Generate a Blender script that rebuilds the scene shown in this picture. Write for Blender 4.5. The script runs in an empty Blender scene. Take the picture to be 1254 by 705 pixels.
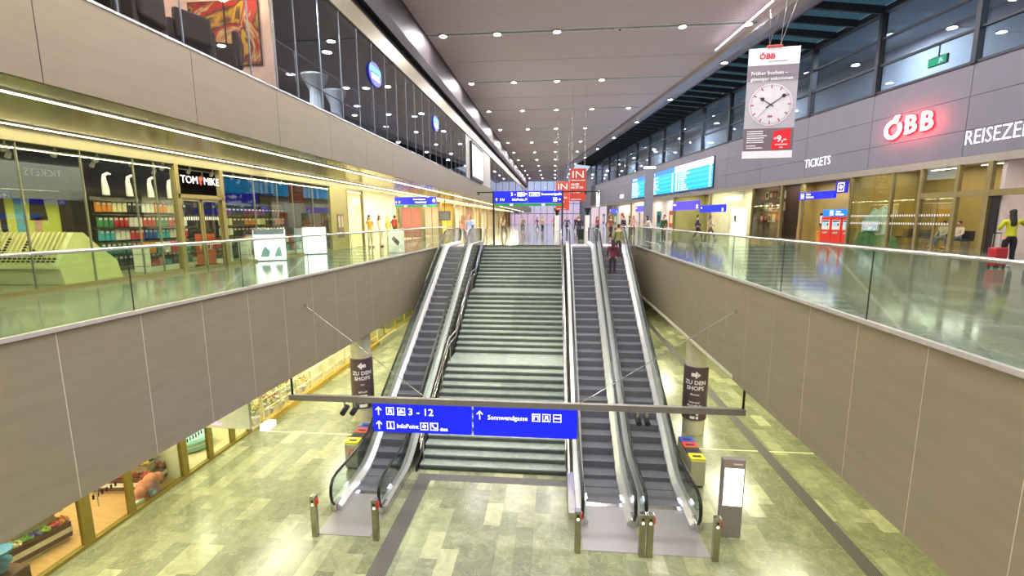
import bpy, bmesh, math, random
from mathutils import Matrix, Vector, noise
random.seed(7)
SC = bpy.context.scene; COL = SC.collection
PI = math.pi; rad = math.radians
ORD = ['first','second','third','fourth','fifth','sixth','seventh','eighth','ninth','tenth','eleventh','twelfth','thirteenth','fourteenth','fifteenth','sixteenth','seventeenth','eighteenth','nineteenth','twentieth']
# ------------------------------------------------------------------ materials
def nodes(name):
    m = bpy.data.materials.new(name); m.use_nodes = True
    n = m.node_tree.nodes; l = m.node_tree.links
    return m, n, l, n['Principled BSDF']
def ramp(n, l, fac, stops):
    r = n.new('ShaderNodeValToRGB'); e = r.color_ramp.elements
    e[0].position, e[0].color = stops[0][0], (*stops[0][1], 1); e[1].position, e[1].color = stops[1][0], (*stops[1][1], 1)
    for p, c in stops[2:]:
        x = e.new(p); x.color = (*c, 1)
    l.new(fac, r.inputs['Fac']); return r
def srgb(h):
    c = [int(h[i:i+2], 16)/255 for i in (0, 2, 4)]
    return tuple(x/12.92 if x <= .04045 else ((x+.055)/1.055)**2.4 for x in c)
def mat(name, h, rough=.5, metal=0., var=.06, scale=6., stretch=(1,1,1), bump=0., spec=.5, coat=0.):
    m, n, l, b = nodes(name); c = srgb(h)
    tc = n.new('ShaderNodeTexCoord'); mp = n.new('ShaderNodeMapping'); mp.inputs['Scale'].default_value = stretch
    nz = n.new('ShaderNodeTexNoise'); nz.inputs['Scale'].default_value = scale; nz.inputs['Detail'].default_value = 2
    l.new(tc.outputs['Object'], mp.inputs['Vector']); l.new(mp.outputs[0], nz.inputs['Vector'])
    r = ramp(n, l, nz.outputs['Fac'], [(.3, tuple(x*(1-var) for x in c)), (.7, tuple(min(1, x*(1+var)) for x in c))])
    l.new(r.outputs[0], b.inputs['Base Color']); b.inputs['Roughness'].default_value = rough; b.inputs['Metallic'].default_value = metal
    b.inputs['Specular IOR Level'].default_value = spec; b.inputs['Coat Weight'].default_value = coat
    if bump:
        bp = n.new('ShaderNodeBump'); bp.inputs['Strength'].default_value = bump; l.new(nz.outputs['Fac'], bp.inputs['Height']); l.new(bp.outputs[0], b.inputs['Normal'])
    return m
def emit(name, h, s, base=None):
    m, n, l, b = nodes(name); c = srgb(h)
    b.inputs['Base Color'].default_value = (*(srgb(base) if base else c), 1); b.inputs['Roughness'].default_value = .4
    b.inputs['Emission Color'].default_value = (*c, 1); b.inputs['Emission Strength'].default_value = s
    return m
def glass(name, h, refl=1., rough=0., ior=1.5):
    m, n, l, b = nodes(name); n.remove(b); o = n['Material Output']
    t = n.new('ShaderNodeBsdfTransparent'); t.inputs[0].default_value = (*srgb(h), 1)
    g = n.new('ShaderNodeBsdfGlossy'); g.inputs['Roughness'].default_value = rough; g.inputs[0].default_value = (1, 1, 1, 1)
    f = n.new('ShaderNodeFresnel'); ge = n.new('ShaderNodeNewGeometry'); im = n.new('ShaderNodeMapRange')   # same reflectance on both faces of the sheet
    im.inputs['To Min'].default_value = ior; im.inputs['To Max'].default_value = 1/ior
    l.new(ge.outputs['Backfacing'], im.inputs['Value']); l.new(im.outputs[0], f.inputs['IOR'])
    k = n.new('ShaderNodeMath'); k.operation = 'MULTIPLY'; k.inputs[1].default_value = refl; k.use_clamp = True
    l.new(f.outputs[0], k.inputs[0]); x = n.new('ShaderNodeMixShader')
    l.new(k.outputs[0], x.inputs[0]); l.new(t.outputs[0], x.inputs[1]); l.new(g.outputs[0], x.inputs[2]); l.new(x.outputs[0], o.inputs[0])
    return m
def stone(name, cols, tile=(.6, .3), rough=.18, vein='c8ca9a', spec=.5, mort=(.0015)):
    """polished stone slabs laid in staggered rows"""
    m, n, l, b = nodes(name)
    tc = n.new('ShaderNodeTexCoord'); mp = n.new('ShaderNodeMapping'); mp.inputs['Rotation'].default_value = (0, 0, PI/2)
    l.new(tc.outputs['Object'], mp.inputs['Vector'])
    br = n.new('ShaderNodeTexBrick'); br.inputs['Scale'].default_value = 1.; br.inputs['Brick Width'].default_value = tile[0]; br.inputs['Row Height'].default_value = tile[1]
    br.inputs['Mortar Size'].default_value = mort; br.inputs['Color1'].default_value = (0, 0, 0, 1); br.inputs['Color2'].default_value = (1, 1, 1, 1); br.inputs['Mortar'].default_value = (.35, .35, .35, 1)
    br.offset = .37; l.new(mp.outputs[0], br.inputs['Vector'])
    tone = ramp(n, l, br.outputs['Color'], [(0., srgb(cols[0])), (1., srgb(cols[3])), (.45, srgb(cols[1])), (.8, srgb(cols[2]))])
    nz = n.new('ShaderNodeTexNoise'); nz.inputs['Scale'].default_value = 2.2; nz.inputs['Detail'].default_value = 8; nz.inputs['Roughness'].default_value = .65; nz.inputs['Distortion'].default_value = 1.6
    l.new(tc.outputs['Object'], nz.inputs['Vector'])
    cl = ramp(n, l, nz.outputs['Fac'], [(.3, (.66, .66, .66)), (.7, (1.15, 1.15, 1.15))])
    mx = n.new('ShaderNodeMix'); mx.data_type = 'RGBA'; mx.blend_type = 'MULTIPLY'; mx.inputs[0].default_value = .85
    l.new(tone.outputs[0], mx.inputs[6]); l.new(cl.outputs[0], mx.inputs[7])
    n2 = n.new('ShaderNodeTexNoise'); n2.inputs['Scale'].default_value = 1.3; n2.inputs['Detail'].default_value = 6; n2.inputs['Distortion'].default_value = 2.5
    l.new(tc.outputs['Object'], n2.inputs['Vector'])
    vn = ramp(n, l, n2.outputs['Fac'], [(.485, (0, 0, 0)), (.515, (0, 0, 0)), (.5, (.3, .3, .3))])
    mv = n.new('ShaderNodeMix'); mv.data_type = 'RGBA'; l.new(vn.outputs[0], mv.inputs[0]); l.new(mx.outputs[2], mv.inputs[6]); mv.inputs[7].default_value = (*srgb(vein), 1)
    l.new(mv.outputs[2], b.inputs['Base Color']); b.inputs['Roughness'].default_value = rough; b.inputs['Specular IOR Level'].default_value = spec
    return m
def striped(name, h1, h2, period, axis=1, duty=.5, rough=.5, metal=0.):
    """fine slats across a panel"""
    m, n, l, b = nodes(name)
    tc = n.new('ShaderNodeTexCoord'); sx = n.new('ShaderNodeSeparateXYZ'); l.new(tc.outputs['Object'], sx.inputs[0])
    d = n.new('ShaderNodeMath'); d.operation = 'DIVIDE'; d.inputs[1].default_value = period; l.new(sx.outputs[axis], d.inputs[0])
    fr = n.new('ShaderNodeMath'); fr.operation = 'FRACT'; l.new(d.outputs[0], fr.inputs[0])
    r = ramp(n, l, fr.outputs[0], [(0., srgb(h1)), (duty+.12, srgb(h2)), (duty, srgb(h1))])
    l.new(r.outputs[0], b.inputs['Base Color']); b.inputs['Roughness'].default_value = rough; b.inputs['Metallic'].default_value = metal
    return m
def blotch(name, hexes, scale=3., rough=.6, dist=0., es=0.):
    m, n, l, b = nodes(name)
    tc = n.new('ShaderNodeTexCoord'); nz = n.new('ShaderNodeTexNoise'); nz.inputs['Scale'].default_value = scale; nz.inputs['Detail'].default_value = 4; nz.inputs['Distortion'].default_value = dist
    l.new(tc.outputs['Object'], nz.inputs['Vector'])
    k = len(hexes); st = [(.3+.4*i/(k-1), srgb(h)) for i, h in enumerate(hexes)]
    st = [st[0], st[-1]]+st[1:-1]
    r = ramp(n, l, nz.outputs['Fac'], st); r.color_ramp.interpolation = 'LINEAR'
    l.new(r.outputs[0], b.inputs['Base Color']); b.inputs['Roughness'].default_value = rough
    if es: l.new(r.outputs[0], b.inputs['Emission Color']); b.inputs['Emission Strength'].default_value = es
    return m
_MC = {}
def paint(h, rough=.55, metal=0.):
    k = (h, rough, metal)
    if k not in _MC: _MC[k] = mat('paint_'+h, h, rough, metal)
    return _MC[k]
def glow(h, s):
    k = ('g', h, s)
    if k not in _MC: _MC[k] = emit('lit_'+h, h, s)
    return _MC[k]
# ------------------------------------------------------------------ mesh building
ORG = {}
def props(o, label=None, cat=None, group=None, kind=None):
    if label: o['label'] = label
    if cat: o['category'] = cat
    if group: o['group'] = group
    if kind: o['kind'] = kind
    return o
def thing(name, label, cat, loc=(0, 0, 0), rot=0, group=None):
    o = bpy.data.objects.new(name, None); COL.objects.link(o); o.location = loc; o.rotation_euler = (0, 0, rot); o.empty_display_size = .2
    ORG[o.name] = Vector(loc); return props(o, label, cat, group)
class M:
    def __init__(s): s.v = []; s.f = []
    def add(s, vs, fs):
        k = len(s.v); s.v += [tuple(v) for v in vs]; s.f += [tuple(i+k for i in f) for f in fs]; return s
    def box(s, x0, x1, y0, y1, z0, z1):
        return s.hexa([(x0,y0,z0),(x1,y0,z0),(x1,y1,z0),(x0,y1,z0),(x0,y0,z1),(x1,y0,z1),(x1,y1,z1),(x0,y1,z1)])
    def hexa(s, p): return s.add(p, [(0,3,2,1),(4,5,6,7),(0,1,5,4),(1,2,6,5),(2,3,7,6),(3,0,4,7)])
    def bbox(s, x0, x1, y0, y1, z0, z1, c=.01):
        """box with its edges taken off"""
        bm = bmesh.new(); bmesh.ops.create_cube(bm, size=1)
        for v in bm.verts: v.co = Vector(((x0+x1)/2+v.co.x*(x1-x0), (y0+y1)/2+v.co.y*(y1-y0), (z0+z1)/2+v.co.z*(z1-z0)))
        bmesh.ops.bevel(bm, geom=bm.edges[:], offset=c, segments=2, affect='EDGES', profile=.5)
        bm.verts.index_update(); s.add([v.co for v in bm.verts], [[v.index for v in f.verts] for f in bm.faces]); bm.free(); return s
    def prism(s, poly, a, b, axis):
        n = len(poly)
        def P(u, w, t): return {'x': (t, u, w), 'y': (u, t, w), 'z': (u, w, t)}[axis]
        vs = [P(u, w, a) for u, w in poly]+[P(u, w, b) for u, w in poly]
        return s.add(vs, [tuple(range(n))[::-1], tuple(range(n, 2*n))]+[(i, (i+1) % n, n+(i+1) % n, n+i) for i in range(n)])
    def bar(s, p0, p1, w, h=None):
        """square bar between two points"""
        h = h or w; p0 = Vector(p0); p1 = Vector(p1); d = (p1-p0).normalized(); up = Vector((0, 0, 1)) if abs(d.z) < .95 else Vector((0, 1, 0))
        r = d.cross(up).normalized()*w/2; u = r.cross(d).normalized()*h/2
        return s.hexa([p0-r-u, p0+r-u, p1+r-u, p1-r-u, p0-r+u, p0+r+u, p1+r+u, p1-r+u])
    def tube(s, path, r, n=8, r2=None, closed=False):
        path = [Vector(p) for p in path]; k = len(path); rings = []; prev = None
        for i, p in enumerate(path):
            a = path[max(i-1, 0)]; b = path[min(i+1, k-1)]; d = (b-a).normalized()
            if prev is None:
                up = Vector((0, 0, 1)) if abs(d.z) < .9 else Vector((1, 0, 0)); u = (up-d*up.dot(d)).normalized()
            else: u = (prev-d*prev.dot(d)).normalized()
            prev = u; w = d.cross(u); rr = r[i] if isinstance(r, (list, tuple)) else r; r_2 = r2 if r2 else rr
            rings.append([p+u*math.cos(2*PI*j/n)*rr+w*math.sin(2*PI*j/n)*r_2 for j in range(n)])
        vs = [v for g in rings for v in g]; fs = [(i*n+j, i*n+(j+1) % n, (i+1)*n+(j+1) % n, (i+1)*n+j) for i in range(k-1) for j in range(n)]
        fs += [tuple(range(n))[::-1], tuple((k-1)*n+j for j in range(n))]
        return s.add(vs, fs)
    def lathe(s, prof, n=20, c=(0, 0, 0)):
        k = len(prof); vs = [(c[0]+r*math.cos(2*PI*j/n), c[1]+r*math.sin(2*PI*j/n), c[2]+z) for r, z in prof for j in range(n)]
        fs = [(i*n+j, i*n+(j+1) % n, (i+1)*n+(j+1) % n, (i+1)*n+j) for i in range(k-1) for j in range(n)]
        return s.add(vs, fs+[tuple(range(n))[::-1], tuple((k-1)*n+j for j in range(n))])
    def cyl(s, p0, p1, r, n=12): return s.tube([p0, p1], r, n)
    def ball(s, c, rx, ry=None, rz=None, n=10):
        ry = ry or rx; rz = rz or rx; m_ = n//2+1; vs = [(c[0], c[1], c[2]+rz)]
        for i in range(1, m_):
            t = PI*i/m_
            for j in range(n): vs.append((c[0]+rx*math.sin(t)*math.cos(2*PI*j/n), c[1]+ry*math.sin(t)*math.sin(2*PI*j/n), c[2]+rz*math.cos(t)))
        vs.append((c[0], c[1], c[2]-rz)); L = len(vs)-1; fs = [(0, 1+j, 1+(j+1) % n) for j in range(n)]
        for i in range(m_-2): fs += [(1+i*n+j, 1+(i+1)*n+j, 1+(i+1)*n+(j+1) % n, 1+i*n+(j+1) % n) for j in range(n)]
        fs += [(L, 1+(m_-2)*n+(j+1) % n, 1+(m_-2)*n+j) for j in range(n)]
        return s.add(vs, fs)
    def ribbon(s, path, w, axis='x', t=.01):
        """strip following a path in the YZ plane, extruded along x from w[0] to w[1]"""
        vs = []; 
        for (y, z) in path: vs += [(w[0], y, z), (w[1], y, z), (w[1], y, z-t), (w[0], y, z-t)]
        k = len(path); fs = [(i*4+j, i*4+(j+1) % 4, (i+1)*4+(j+1) % 4, (i+1)*4+j) for i in range(k-1) for j in range(4)]
        return s.add(vs, fs+[(0, 1, 2, 3), ((k-1)*4+3, (k-1)*4+2, (k-1)*4+1, (k-1)*4)])
    def build(s, name, m, parent=None, world=False, loc=(0, 0, 0), rot=0, smooth=False, **kw):
        me = bpy.data.meshes.new(name); me.from_pydata(s.v, [], s.f)
        bm = bmesh.new(); bm.from_mesh(me); bmesh.ops.recalc_face_normals(bm, faces=bm.faces[:])
        if world and parent is not None: bmesh.ops.translate(bm, verts=bm.verts[:], vec=-ORG[parent.name])
        if smooth:
            for f in bm.faces: f.smooth = True
            for e in bm.edges:
                if len(e.link_faces) == 2 and e.calc_face_angle(0) > .7: e.smooth = False
        bm.to_mesh(me); bm.free()
        return link(name, me, m, parent, loc, rot, **kw)
def link(name, me, m, parent=None, loc=(0, 0, 0), rot=0, **kw):
    o = bpy.data.objects.new(name, me); COL.objects.link(o)
    if m:
        me.materials.clear(); me.materials.append(m)
    o.parent = parent; o.location = loc; o.rotation_euler = (0, 0, rot)
    ORG[o.name] = ORG[parent.name] if parent is not None else Vector(loc)
    return props(o, **kw)
def B(name, m, x0, x1, y0, y1, z0, z1, parent=None, world=False, **kw): return M().box(x0, x1, y0, y1, z0, z1).build(name, m, parent, world, **kw)
def S(name, m, mb, **kw): return mb.build(name, m, kind='structure', **kw)
def dup(o, loc=None, rot=None, parent=None, label=None, group=None, mats=None):
    c = o.copy(); COL.objects.link(c); c.parent = parent
    if loc is not None: c.location = loc
    if rot is not None: c.rotation_euler = (0, 0, rot)
    if label: c['label'] = label
    if group: c['group'] = group
    ORG[c.name] = Vector(c.location) if parent is None else ORG[parent.name]
    for ch in list(o.children): dup(ch, parent=c)
    return c
def text(name, s, size, m, pos, parent=None, align='CENTER', bold=0., ext=.004, rot=0, wrap=None, sx=1., shear=0., kw=None):
    """raised lettering standing in the XZ plane, front towards -Y; pos in the parent's own frame"""
    cu = bpy.data.curves.new('lettering', 'FONT'); cu.body = s; cu.size = size; cu.align_x = align; cu.align_y = 'CENTER'; cu.extrude = ext; cu.offset = bold*size; cu.resolution_u = 2; cu.shear = shear
    t = bpy.data.objects.new('lettering_tmp', cu); COL.objects.link(t)
    me = bpy.data.meshes.new_from_object(t.evaluated_get(bpy.context.evaluated_depsgraph_get())); bpy.data.objects.remove(t); bpy.data.curves.remove(cu)
    if wrap:
        bm = bmesh.new(); bm.from_mesh(me); bmesh.ops.triangulate(bm, faces=bm.faces[:])
        bmesh.ops.subdivide_edges(bm, edges=[e for e in bm.edges if e.calc_length() > .05], cuts=1); bm.to_mesh(me); bm.free()
    for v in me.vertices:
        x, y, z = v.co; x *= sx
        if wrap: a = x/wrap[0]+wrap[1]; R_ = wrap[0]+z; v.co = (math.sin(a)*R_, -math.cos(a)*R_, y)
        else: v.co = (x, -z, y)
    return link(name, me, m, parent, pos, rot, **(kw or {}))
def lamp(kind, e, col, loc, parent=None, size=.5, size_y=None, rot=(0, 0, 0), data=None, **kw):
    d = data or bpy.data.lights.new('lamp', kind)
    if data is None:
        d.energy = e; d.color = col
        if kind == 'AREA': d.size = size; d.shape = 'RECTANGLE' if size_y else 'DISK'
        if size_y: d.size_y = size_y
        if kind in ('POINT', 'SPOT'): d.shadow_soft_size = size
    o = bpy.data.objects.new('lamp', d); COL.objects.link(o); o.location = loc; o.rotation_euler = rot; o.parent = parent; return o
# ------------------------------------------------------------------ colours
MT = dict(
 brown=mat('bronze_panel', 'a4967e', .42, .4, .05, 1.2, (1, 1, 6)),
 brown2=mat('bronze_panel_upper', '94866f', .45, .35, .05, 1.2, (1, 1, 6)),
 grey=mat('grey_panel', '76737e', .6, .1, .04, 1.),
 seam=mat('panel_joint', 'd8cdb8', .6), dseam=mat('dark_joint', '3a3838', .7),
 steel=mat('brushed_steel', 'c9c6c2', .26, 1., .06, 3., (1, 30, 30)), steel2=mat('polished_steel', 'e2e0dd', .14, 1., .03, 2.),
 chan=mat('satin_channel', 'c9bfb8', .35, .3), rail=mat('steel_rail', 'dcd8d0', .22, 1.), rubber=mat('black_rubber', '121213', .32), dark=mat('dark_metal', '2a2a2c', .45, .5),
 frame=mat('bronze_frame', '8e8055', .4, .5, .05, 3.), frame2=mat('dark_window_frame', '33353c', .5, .3),
 white=mat('white_paint', 'eeeae4', .5), black=mat('black_matte', '0c0c0d', .6), blue=emit('sign_blue', '0818dc', .7), green=emit('sign_green', '0c7a3c', .6),
 lit=emit('sign_white', 'ffffff', 1.0), deck=mat('satin_aluminium', 'dad8d4', .3, .6), red=mat('red_paint', 'd3202a', .4), yellow=mat('yellow_paint', 'f1dc2a', .4), orange=mat('banner_orange', 'c9432a', .6),
 lens=emit('lamp_lens', 'fdf8ff', 40.), led=emit('led_strip', 'fff6d0', 9.), skin=mat('skin', 'c99a7c', .5), cream=mat('cream_wall', 'f2d9c6', .7),
 wood=mat('dark_wood', '5c3222', .5, 0, .2, 4., (1, 1, 8)), oak=mat('oak_floor', 'cfa36f', .35, 0, .12, 2., (1, 8, 1)),
 floor_lo=stone('lower_stone', ['7f8265', '8a8d6c', '999c78', 'b4b58c'], (.9, .42), .2), floor_up=stone('upper_stone', ['6a6c60', '727568', '7b7e71', '888b7c'], (1.2, .4), .1),
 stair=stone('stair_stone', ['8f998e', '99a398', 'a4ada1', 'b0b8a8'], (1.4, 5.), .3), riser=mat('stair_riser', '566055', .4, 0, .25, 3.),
 bal=glass('balustrade_glass', 'edf6f0', .8), pane=glass('shop_glass', 'eef2e6', .9), tint=glass('dark_tinted_glass', 'ccd2d8', 1.25, 0., 1.6), winglass=glass('grey_window_glass', 'd2dae2', 1.4, 0., 1.5), escg=glass('escalator_glass', 'dde4e2', 1.0),
)
# ------------------------------------------------------------------ camera
F_ = 560.; p_ = math.atan((352.5-268)/F_); yw = math.atan((679-627)*math.cos(p_)/F_)
fw = Vector((-math.sin(yw)*math.cos(p_), math.cos(yw)*math.cos(p_), -math.sin(p_))); rt = Vector((math.cos(yw), math.sin(yw), 0)); up = rt.cross(fw)
ra = rad(.2); R2 = rt*math.cos(ra)-up*math.sin(ra); U2 = up*math.cos(ra)+rt*math.sin(ra)
cd = bpy.data.cameras.new('camera'); cd.sensor_width = 36; cd.lens = 36*F_/1254; cd.clip_end = 400; cd.clip_start = .05
cam = bpy.data.objects.new('camera', cd); COL.objects.link(cam)
cam.matrix_world = Matrix(((R2.x, U2.x, -fw.x, 0), (R2.y, U2.y, -fw.y, 0), (R2.z, U2.z, -fw.z, 0), (0, 0, 0, 1))); SC.camera = cam
SC.view_settings.view_transform = 'Standard'; SC.view_settings.look = 'None'; SC.view_settings.gamma = 1; SC.view_settings.exposure = EXPO = .28
SC.cycles.max_bounces = 7; SC.cycles.diffuse_bounces = 3; SC.cycles.glossy_bounces = 4; SC.cycles.transparent_max_bounces = 24; SC.cycles.sample_clamp_indirect = 4; SC.cycles.sample_clamp_direct = 0
SC.cycles.caustics_reflective = False; SC.cycles.caustics_refractive = False
# ------------------------------------------------------------------ dusk sky
w = bpy.data.worlds.new('dusk'); SC.world = w; w.use_nodes = True; n = w.node_tree.nodes; l = w.node_tree.links; bg = n['Background']
tc = n.new('ShaderNodeTexCoord'); sx = n.new('ShaderNodeSeparateXYZ'); l.new(tc.outputs['Generated'], sx.inputs[0])
ns = n.new('ShaderNodeTexNoise'); ns.inputs['Scale'].default_value = 6; l.new(tc.outputs['Generated'], ns.inputs['Vector'])
ad = n.new('ShaderNodeMath'); ad.operation = 'MULTIPLY_ADD'; ad.inputs[1].default_value = .16; l.new(ns.outputs['Fac'], ad.inputs[0]); l.new(sx.outputs[2], ad.inputs[2])
r = ramp(n, l, ad.outputs[0], [(.0, srgb('b4b0bc')), (1., srgb('5a6a88')), (.07, srgb('ecc4cc')), (.13, srgb('d8d0e2')), (.2, srgb('bcd4ea')), (.4, srgb('8aa6cc'))])
l.new(r.outputs[0], bg.inputs[0]); bg.inputs[1].default_value = .9
# ------------------------------------------------------------------ floors
ZU, ZL = -1.48, -7.5
def XL(y): return -6.95+.034*y
S('floor', MT['floor_lo'], M().box(-16, 14, -8, 60, ZL-.1, ZL))
arcR = [(3.65+.8*math.cos(a), 24.9+.8*math.sin(a)) for a in [i*PI/2/8 for i in range(9)]]
arcL = [(XL(24.9)+.4-.4*math.cos(a), 24.9+.4*math.sin(a)) for a in [i*PI/2/6 for i in range(7)]]
fu = M()
fu.prism([(-16, -8), (XL(-8)-.04, -8)]+[(x-.04, y) for x, y in arcL[:-1]]+arcL[-1:]+[(-5.7, 25.3), (-5.7, 26.15), (-16, 26.15)], ZU-.25, ZU, 'z')
fu.prism([(24, -8), (24, 26.15), (3.6, 26.15), (3.6, 25.7)]+[(x+.04, y+.0) for x, y in arcR[::-1]]+[(4.49, -8)], ZU-.25, ZU, 'z')
fu.box(-16, 24, 26.15, 140, ZU-.25, ZU); fu.box(-16, 24, 26.15, 27, -3.95, ZU-.25)
fu.box(-7.3, 4.45, -8, -.6, ZU-.25, ZU)
S('floor_upper', MT['floor_up'], fu)
lc = M(); lc.prism([(-16, -8), (XL(-8)-.07, -8), (XL(25)-.07, 25.2), (-5.8, 26.2), (-16, 26.2)], -3.95, -3.85, 'z'); lc.prism([(14, -8), (14, 26.2), (3.7, 26.2), (4.4, 25.2), (4.52, -8)], -3.95, -3.85, 'z')
lc.box(-16, 14, 26.2, 60, -3.95, -3.85)
S('ceiling_lower', mat('lower_ceiling', 'd6d3b4', .5), lc)
jt = M(); jt.box(-10.5, -5.9, 14.57, 14.63, ZL, ZL+.003); jt.box(3.8, 13, 14.57, 14.63, ZL, ZL+.003)
S('trim_1', paint('d8d5a8'), jt)
gr = striped('ribbed_dark_stone', '3f3a38', '6c665c', .045, 0, .6, .5); gr2 = striped('ribbed_dark_stone_cross', '4a4544', '6f6a66', .045, 1, .6, .5)
S('trim_2', gr, M().box(-3.92, -3.5, -6, 12.05, ZL, ZL+.004)); S('trim_3', gr2, M().box(-3.92, .44, 12.05, 12.38, ZL, ZL+.005)); S('trim_4', gr, M().box(6.68, 7.03, -6, 40, ZL, ZL+.004))
S('wall_right_lower', MT['cream'], M().box(13.6, 13.8, -8, 60, ZL, -3.95)); S('wall_back_lower', paint('b9b48c'), M().box(-16, 14, 59.8, 60, ZL, -3.95))
# ------------------------------------------------------------------ cladding round the opening
def clad(pts, z0, z1, out, gap=.015, t=.05):
    """panels between successive points; 'out' is +1 when the hall lies to the left of the run"""
    m_ = M(); bk = M()
    for a, b in zip(pts, pts[1:]):
        a = Vector((*a, 0)); b = Vector((*b, 0)); d = (b-a).normalized(); nn = Vector((-d.y, d.x, 0))*out; g = d*gap/2
        for mm, aa, bb, o0, o1, dz in ((m_, a+g, b-g, -t, 0, 0), (bk, a, b, -t-.02, -t*.04-.001, .004)):
            P = [aa+nn*o0, bb+nn*o0, bb+nn*o1, aa+nn*o1]
            mm.hexa([(q.x, q.y, z0+dz) for q in P]+[(q.x, q.y, z1-dz) for q in P])
    return m_, bk
yl = [5.49+1.255*k for k in range(-10, 16)]; yl = [y for y in yl if y < 24.6]
pL = [(XL(y), y) for y in yl]; m_, bk = clad(pL+[(XL(24.9), 24.9)], -3.97, -1.5, -1)
m2, b2 = clad(arcL[::2]+[(-5.7, 25.3)], -3.97, -1.5, -1, 0)
m_.add(m2.v, m2.f); w1 = S('wall_left_lower', MT['brown'], m_); bk.build('panel_joint', MT['seam'], w1)
yr = [5.7+1.27*k for k in range(-10, 16)]; yr = [y for y in yr if y < 24.6]
m_, bk = clad([(4.45, y) for y in yr]+[(4.45, 24.9)], -3.97, -1.5, 1); m2, b2 = clad(arcR, -3.97, -1.5, 1, 0)
m_.add(m2.v, m2.f); w2 = S('wall_right_lower_edge', MT['brown'], m_); bk.build('panel_joint', MT['seam'], w2)
# ------------------------------------------------------------------ glass balustrades with a steel handrail
def balustrade(name, pts, joints, label, side):
    root = thing(name, label, 'balustrade', (pts[0][0], pts[0][1], ZU))
    tr = M(); gl = None
    for a, b in zip(pts, pts[1:]): tr.bar((a[0], a[1], -1.465), (b[0], b[1], -1.465), .07, .06)
    tr.build('base_channel', MT['chan'], root, True)
    M().tube([(x, y, -.43) for x, y in pts], .026, 10).build('handrail', MT['rail'], root, True, smooth=True)
    for i, (a, b) in enumerate(joints):
        a = Vector((*a, 0)); b = Vector((*b, 0)); d = (b-a).normalized(); nn = Vector((-d.y, d.x, 0))*.008; g = d*.008
        P = [a+g-nn, b-g-nn, b-g+nn, a+g+nn]
        M().hexa([(q.x, q.y, -1.45) for q in P]+[(q.x, q.y, -.44) for q in P]).build('glass_panel', MT['bal'], root, True)
        M().bar((a.x, a.y, -1.44), (a.x, a.y, -.44), .012).build('joint', MT['dark'], root, True)
jl = [6.63+2.5*k for k in range(-3, 8)]; jl = [(XL(y)+.02, y) for y in jl]+[(XL(24.9)+.02, 24.9)]
balustrade('glass_balustrade', [jl[0], jl[-1]]+arcL[2::2], list(zip(jl, jl[1:])), 'glass balustrade with steel rail above the brown panels, on the sock shop side', 1)
jr = [(4.43, 6.79+2.5*k) for k in range(-3, 8)]+[(4.43, 24.9)]
balustrade('glass_balustrade', [jr[0], jr[-1]]+arcR[1:], list(zip(jr, jr[1:]))+[(arcR[0], arcR[3]), (arcR[3], arcR[6])], 'glass balustrade with steel rail above the brown panels, on the ticket office side', 1)
# ------------------------------------------------------------------ upper left storey: fascia, soffit, glazed lounge
XU = -6.9
yy = [5.93+2.72*k for k in range(-4, 50)]; m_, bk = clad([(XU, y) for y in yy], 1.84, 3.2, -1, .014)
w3 = S('wall_left_upper', MT['brown2'], m_); bk.build('panel_joint', MT['dseam'], w3)
S('trim_5', MT['steel'], M().box(XU-.1, XU+.02, -5, 139, 3.2, 3.24))
S('ceiling_walkway', mat('yellow_satin_soffit', '9a9060', .25, .6, .06, 1.5, (1, .4, 1)), M().box(-10.8, XU-.08, -5, 139, 1.84, 1.9))
for X, nm in ((-7.78, 'bright linear ceiling light nearer the brown edge of the walkway soffit'), (-10.3, 'bright linear ceiling light running above the shop windows')):
    t = thing('linear_light', nm, 'ceiling light', (X, 3, 1.84))
    M().box(X-.07, X+.07, -4, 120, 1.815, 1.838).build('housing', MT['white'], t, True)
    y = 4.
    base = None
    while y < 118:
        L = 1.5 if y < 40 else 6.
        if base is None: base = B('tube', MT['led'], -.035, .035, .02, L-.02, 0, .02, t)
        elif L == 1.5: base = dup(base, parent=t)
        else: base = B('tube', MT['led'], -.035, .035, .02, L-.04, 0, .02, t)
        base.location = (0, y-3, -.035); y += L
    for y0 in range(5, 100, 12): lamp('AREA', 560 if X > -8 else 90, (1, .93, .56), (X, y0+5, 1.79), None, .15, 11.5)
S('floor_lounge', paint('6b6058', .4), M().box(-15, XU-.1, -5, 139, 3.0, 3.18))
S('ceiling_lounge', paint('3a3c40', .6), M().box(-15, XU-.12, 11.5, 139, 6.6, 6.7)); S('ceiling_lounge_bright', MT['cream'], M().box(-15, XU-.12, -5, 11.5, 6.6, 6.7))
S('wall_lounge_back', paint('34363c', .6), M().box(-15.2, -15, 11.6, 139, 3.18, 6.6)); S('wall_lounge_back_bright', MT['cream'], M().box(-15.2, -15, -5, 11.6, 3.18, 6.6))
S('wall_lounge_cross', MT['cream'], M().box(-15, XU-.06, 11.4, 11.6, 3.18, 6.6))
lamp('AREA', 300, (1, .88, .78), (-10.5, 7.2, 6.5), None, 3.)
M_ = M().box(XU-.012, XU, -5, 36.3, 3.24, 6.55); wn = S('window_1', MT['tint'], M().box(XU-.012, XU, 11.5, 36.3, 3.24, 6.55)); wl = S('window_2', glass('clear_lounge_glass', 'f8f6f6', .7), M().box(XU-.012, XU, -5, 11.48, 3.24, 6.55))
fr = M(); y = 12.41
while y < 36: fr.box(XU-.02, XU+.01, y-.009, y+.009, 3.24, 6.55); y += 1.33
fr.box(XU-.06, XU+.02, 36.2, 36.4, 3.24, 6.55); fr.build('window_frame', paint('8a9298', .3), wn)
fr = M()
for y in (4.6, 5.9, 7.2, 8.5, 10.45, 11.44): fr.box(XU-.02, XU+.01, y-.009, y+.009, 3.24, 6.55)
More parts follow.
